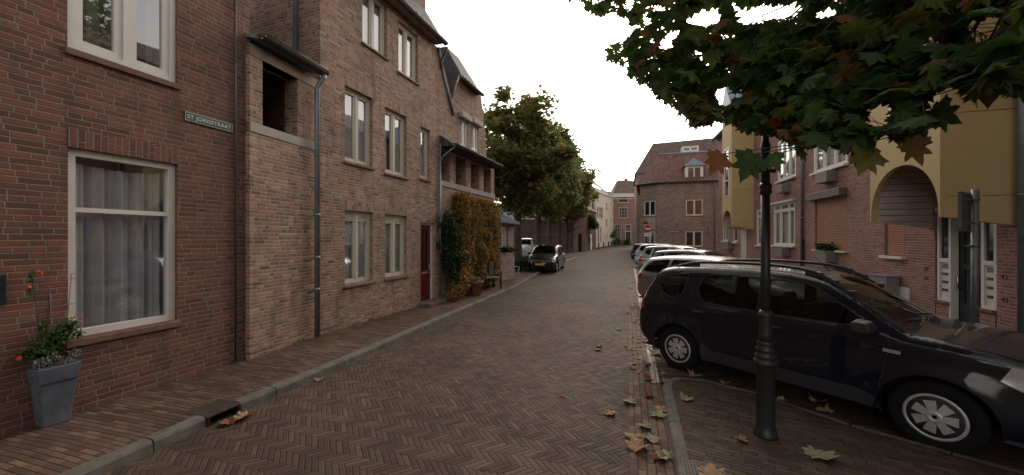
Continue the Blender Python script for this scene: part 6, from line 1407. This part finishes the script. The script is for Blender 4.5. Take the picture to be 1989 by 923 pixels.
while cnt < 3500 and tries < 120000:
    tries += 1
    x = rr.uniform(1080, 2050); y = rr.uniform(-55, 350)
    if not inside((x, y), OUT): continue
    if any(inside((x, y), g_) for g_ in GAPS): continue
    base = 3.9 - (x - 1160) / 880 * 2.1 - max(0, y) / 350 * .55
    Y = max(1.55, base + rr.uniform(-.35, 1.6 if y < 150 else .7))
    p = D(x, y, Y); s = rr.uniform(.085, .18)
    if x < 1330: s *= .85
    # stay inside the outline after adding size
    v, f = maple(s, rr.uniform(.08, .7), rr); m_ = rot(rr, .8, .55); q = [m_ @ a for a in v]; cen = q[0].copy(); q = [a - cen + p for a in q]
    pj = [proj(a) for a in q[1:]]
    bad = sum(1 for a in pj[::2] if not inside(a, OUT)) + sum(2 for a in pj[::2] if any(inside(a, g_) for g_ in GAPS))
    if bad > 2: continue
    leaves.add([toL(a) for a in q], f); cnt += 1
    if rr.random() < .35:
        st = q[1]; nb = min(allp, key=lambda c: (c - st).length); d = (nb - st)
        if d.length > .35: d = d.normalized() * .12 + Vector((0, 0, .04))
        stalk.tube([toL(st), toL(st + d * .5 + Vector((0, 0, .02))), toL(st + d)], .0022, 4)
for (a, b, Y, s) in SOLO:
    p = D(*a, Y); e = D(*b, Y); d = (e - p).normalized(); side = d.cross(Vector((0, 1, 0))).normalized(); nrm = side.cross(d)
    v, f = maple(s, .12, rr); leaves.add([toL(p + side * q.x + d * q.y + nrm * q.z) for q in v], f)
    nb = min(allp, key=lambda c: (c - p).length); stalk.tube([toL(p), toL(p.lerp(nb, .5) + Vector((0, 0, .02))), toL(nb)], .003, 5)
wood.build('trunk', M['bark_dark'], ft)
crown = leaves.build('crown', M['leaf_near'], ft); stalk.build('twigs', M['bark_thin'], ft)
# upper crown above the frame: casts the shade the street has under the tree
rr = random.Random(78); uc = MB()
for i in range(46):
    c = Vector((rr.uniform(.8, 8.5), rr.uniform(-2.5, 5.0), rr.uniform(5.2, 8.2)))
    if proj((c.x, max(c.y, .3), c.z - 1))[1] > -120 and c.y > 1.0: c.z = max(c.z, H + .95 * c.y + 1.4)
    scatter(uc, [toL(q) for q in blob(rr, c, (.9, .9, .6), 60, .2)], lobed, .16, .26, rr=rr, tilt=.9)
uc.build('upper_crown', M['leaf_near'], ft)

# fallen leaves
rr = random.Random(21)
def fallen(x, y, s, mat, z=.012, label=None, curl=None, face=None):
    v, f = maple(s, 0, rr); c1 = curl if curl is not None else rr.uniform(.15, .5); a = rr.uniform(0, 6.28) if face is None else face; ax = rr.uniform(0, 3.14)
    out = []
    for q in v:
        u = (q.x * math.cos(ax) + (q.y - s * .3) * math.sin(ax)) / s; w_ = (q.x * -math.sin(ax) + (q.y - s * .3) * math.cos(ax)) / s
        out.append((q.x, q.y, q.z + s * c1 * (u * u * 1.3 + .25 * w_ * w_) + s * .05 * math.sin(u * 9)))
    mz = min(o_[2] for o_ in out); out = [(a_, b_, c_ - mz) for a_, b_, c_ in out]
    mb = MB(); mb.add(out, f, 0, False); p = G(x, y, z); o = mb.build('fallen_leaf', M[mat], None, (p.x, p.y, z), a)
    tag(o, label or 'small dry leaf lying on the brick paving along the right gutter', 'leaf', 'fallen leaves')
    return o
KNOWN = [(1180, 800, .17, 'leaf_brown', .006, 'pink brown leaf lying alone on the road left of the gutter'), (1092, 772, .09, 'leaf_rust', .004, 'tiny rusty leaf in the middle of the herringbone road'),
    (1232, 782, .19, 'leaf_pale', .01, 'pale ribbed leaf at the left end of the leaf pile by the island kerb'), (1262, 772, .16, 'leaf_rust', .01, 'dark rust leaf on top of the leaf pile by the island kerb'), (1272, 795, .22, 'leaf_brown', .012, 'brown leaf in the middle of the leaf pile by the island kerb'),
    (1280, 812, .19, 'leaf_pale', .01, 'light green leaf below the leaf pile, touching the kerb'), (1262, 830, .17, 'leaf_pale', .01, 'flat green leaf second below the leaf pile'), (1232, 845, .20, 'leaf_brown', .008, 'tan curled leaf on the left edge of the gutter strip'),
    (1270, 860, .17, 'leaf_pale', .01, 'green leaf in the gutter beside the lower kerb stone'), (1232, 876, .23, 'leaf_brown', .008, 'long pink tan curled leaf nearest the bottom on the road side'), (1278, 882, .18, 'leaf_pale', .01, 'yellow green leaf beside the dark red curled one'), (1292, 892, .17, 'leaf_rust', .01, 'dark red curled leaf at the foot of the kerb'),
    (1324, 776, .18, 'leaf_pale', .055, 'pale green leaf on the island brick near the kerb corner'), (1448, 856, .12, 'leaf_brown', .055, 'small tan leaf left of the lamp post base'), (1585, 878, .26, 'leaf_pale', .055, 'big green leaf on the island right of the lamp post'), (1362, 915, .26, 'leaf_brown', .06, 'large tan leaf at the bottom edge over the iron grate'),
    (462, 812, .24, 'leaf_brown', .01, 'big orange brown leaf lying before the left gully'), (452, 818, .17, 'leaf_rust', .01, 'folded rust leaf stuck at the mouth of the left gully'), (615, 740, .13, 'leaf_brown', .006, 'yellowish leaf on the road beside the left kerb'),
    (1345, 732, .20, 'leaf_brown', .006, 'tan leaf in the parking bay under the rear wheel of the off-roader'), (1408, 744, .13, 'leaf_brown', .006, 'small tan leaf in the bay before the lamp post'), (1590, 779, .18, 'leaf_brown', .006, 'brown leaf in the shade under the off-roader, upper one'), (1602, 802, .18, 'leaf_brown', .006, 'brown leaf in the shade under the off-roader, lower one'), (1511, 776, .12, 'leaf_pale', .056, 'green leaf just right of the lamp shaft on the island edge'),
    (1162, 672, .15, 'leaf_brown', .006, 'tan leaf pair on the road level with the rear wheel'), (1205, 641, .14, 'leaf_pale', .006, 'pale leaf on the road left of the gutter, further up'), (1160, 678, .17, 'leaf_brown', .006, 'tan curled leaf on the road left of the red ones'), (1268, 671, .2, 'leaf_rust', .01, 'dark red leaf across the white line beside the rear wheel'), (1265, 655, .14, 'leaf_rust', .01, 'dark red leaf above the one on the white line'), (1275, 690, .22, 'leaf_pale', .01, 'pale tan leaf on the white line by the rear tyre'),
    (1264, 709, .15, 'leaf_rust', .01, 'small rust leaf in the gutter below the white line leaves'), (1262, 740, .14, 'leaf_rust', .01, 'rust leaf at the end of the white line'), (1283, 742, .17, 'leaf_brown', .01, 'tan leaf at the corner of the island kerb')]
for x, y, s, m_, z, lab in KNOWN: fallen(x, y, s * .85, m_, z, lab, rr.uniform(.5, 1.1))
CARNM = ['the dark off-roader', 'the silver estate car', 'the anthracite hatchback', 'the greenish silver hatchback', 'the blue grey hatchback', 'the black hatchback']
for i in range(130):
    t = rr.random() ** 1.6; y = 505 + 240 * t * rr.uniform(.75, 1); Yg = F * H / (y - CY); off = rr.gauss(.25, .25); X = xl(Yg) + off; x = CX + F * X / Yg
    m_ = rr.choice(['leaf_brown', 'leaf_brown', 'leaf_rust', 'leaf_pale']); cn = CARNM[min(5, [k for k, lim in enumerate((8.5, 13, 17, 22, 27, 99)) if Yg < lim][0])]
    wh = 'road beside the gutter strip' if off < 0 else ('gutter strip' if off < .3 else ('white line' if off < .42 else 'bay edge'))
    fallen(x, y, rr.uniform(.05, .125), m_, .008, 'small %s leaf on the %s, by %s' % ({'leaf_brown': 'tan', 'leaf_rust': 'rust red', 'leaf_pale': 'pale'}[m_], wh, cn))
for i in range(14):
    Yg = rr.uniform(12, 24); X = -1.3 + (Yg - 13) * .33 + rr.uniform(-.2, 1.2); p = (CX + F * X / Yg, CY + F * (H - .1) / Yg)
    o = fallen(p[0], p[1], rr.uniform(.10, .16), rr.choice(['leaf_brown', 'leaf_gold']), .105, 'small dry leaf lying on the left footway near the hedge and benches')
    o['group'] = 'fallen leaves on the left footway'
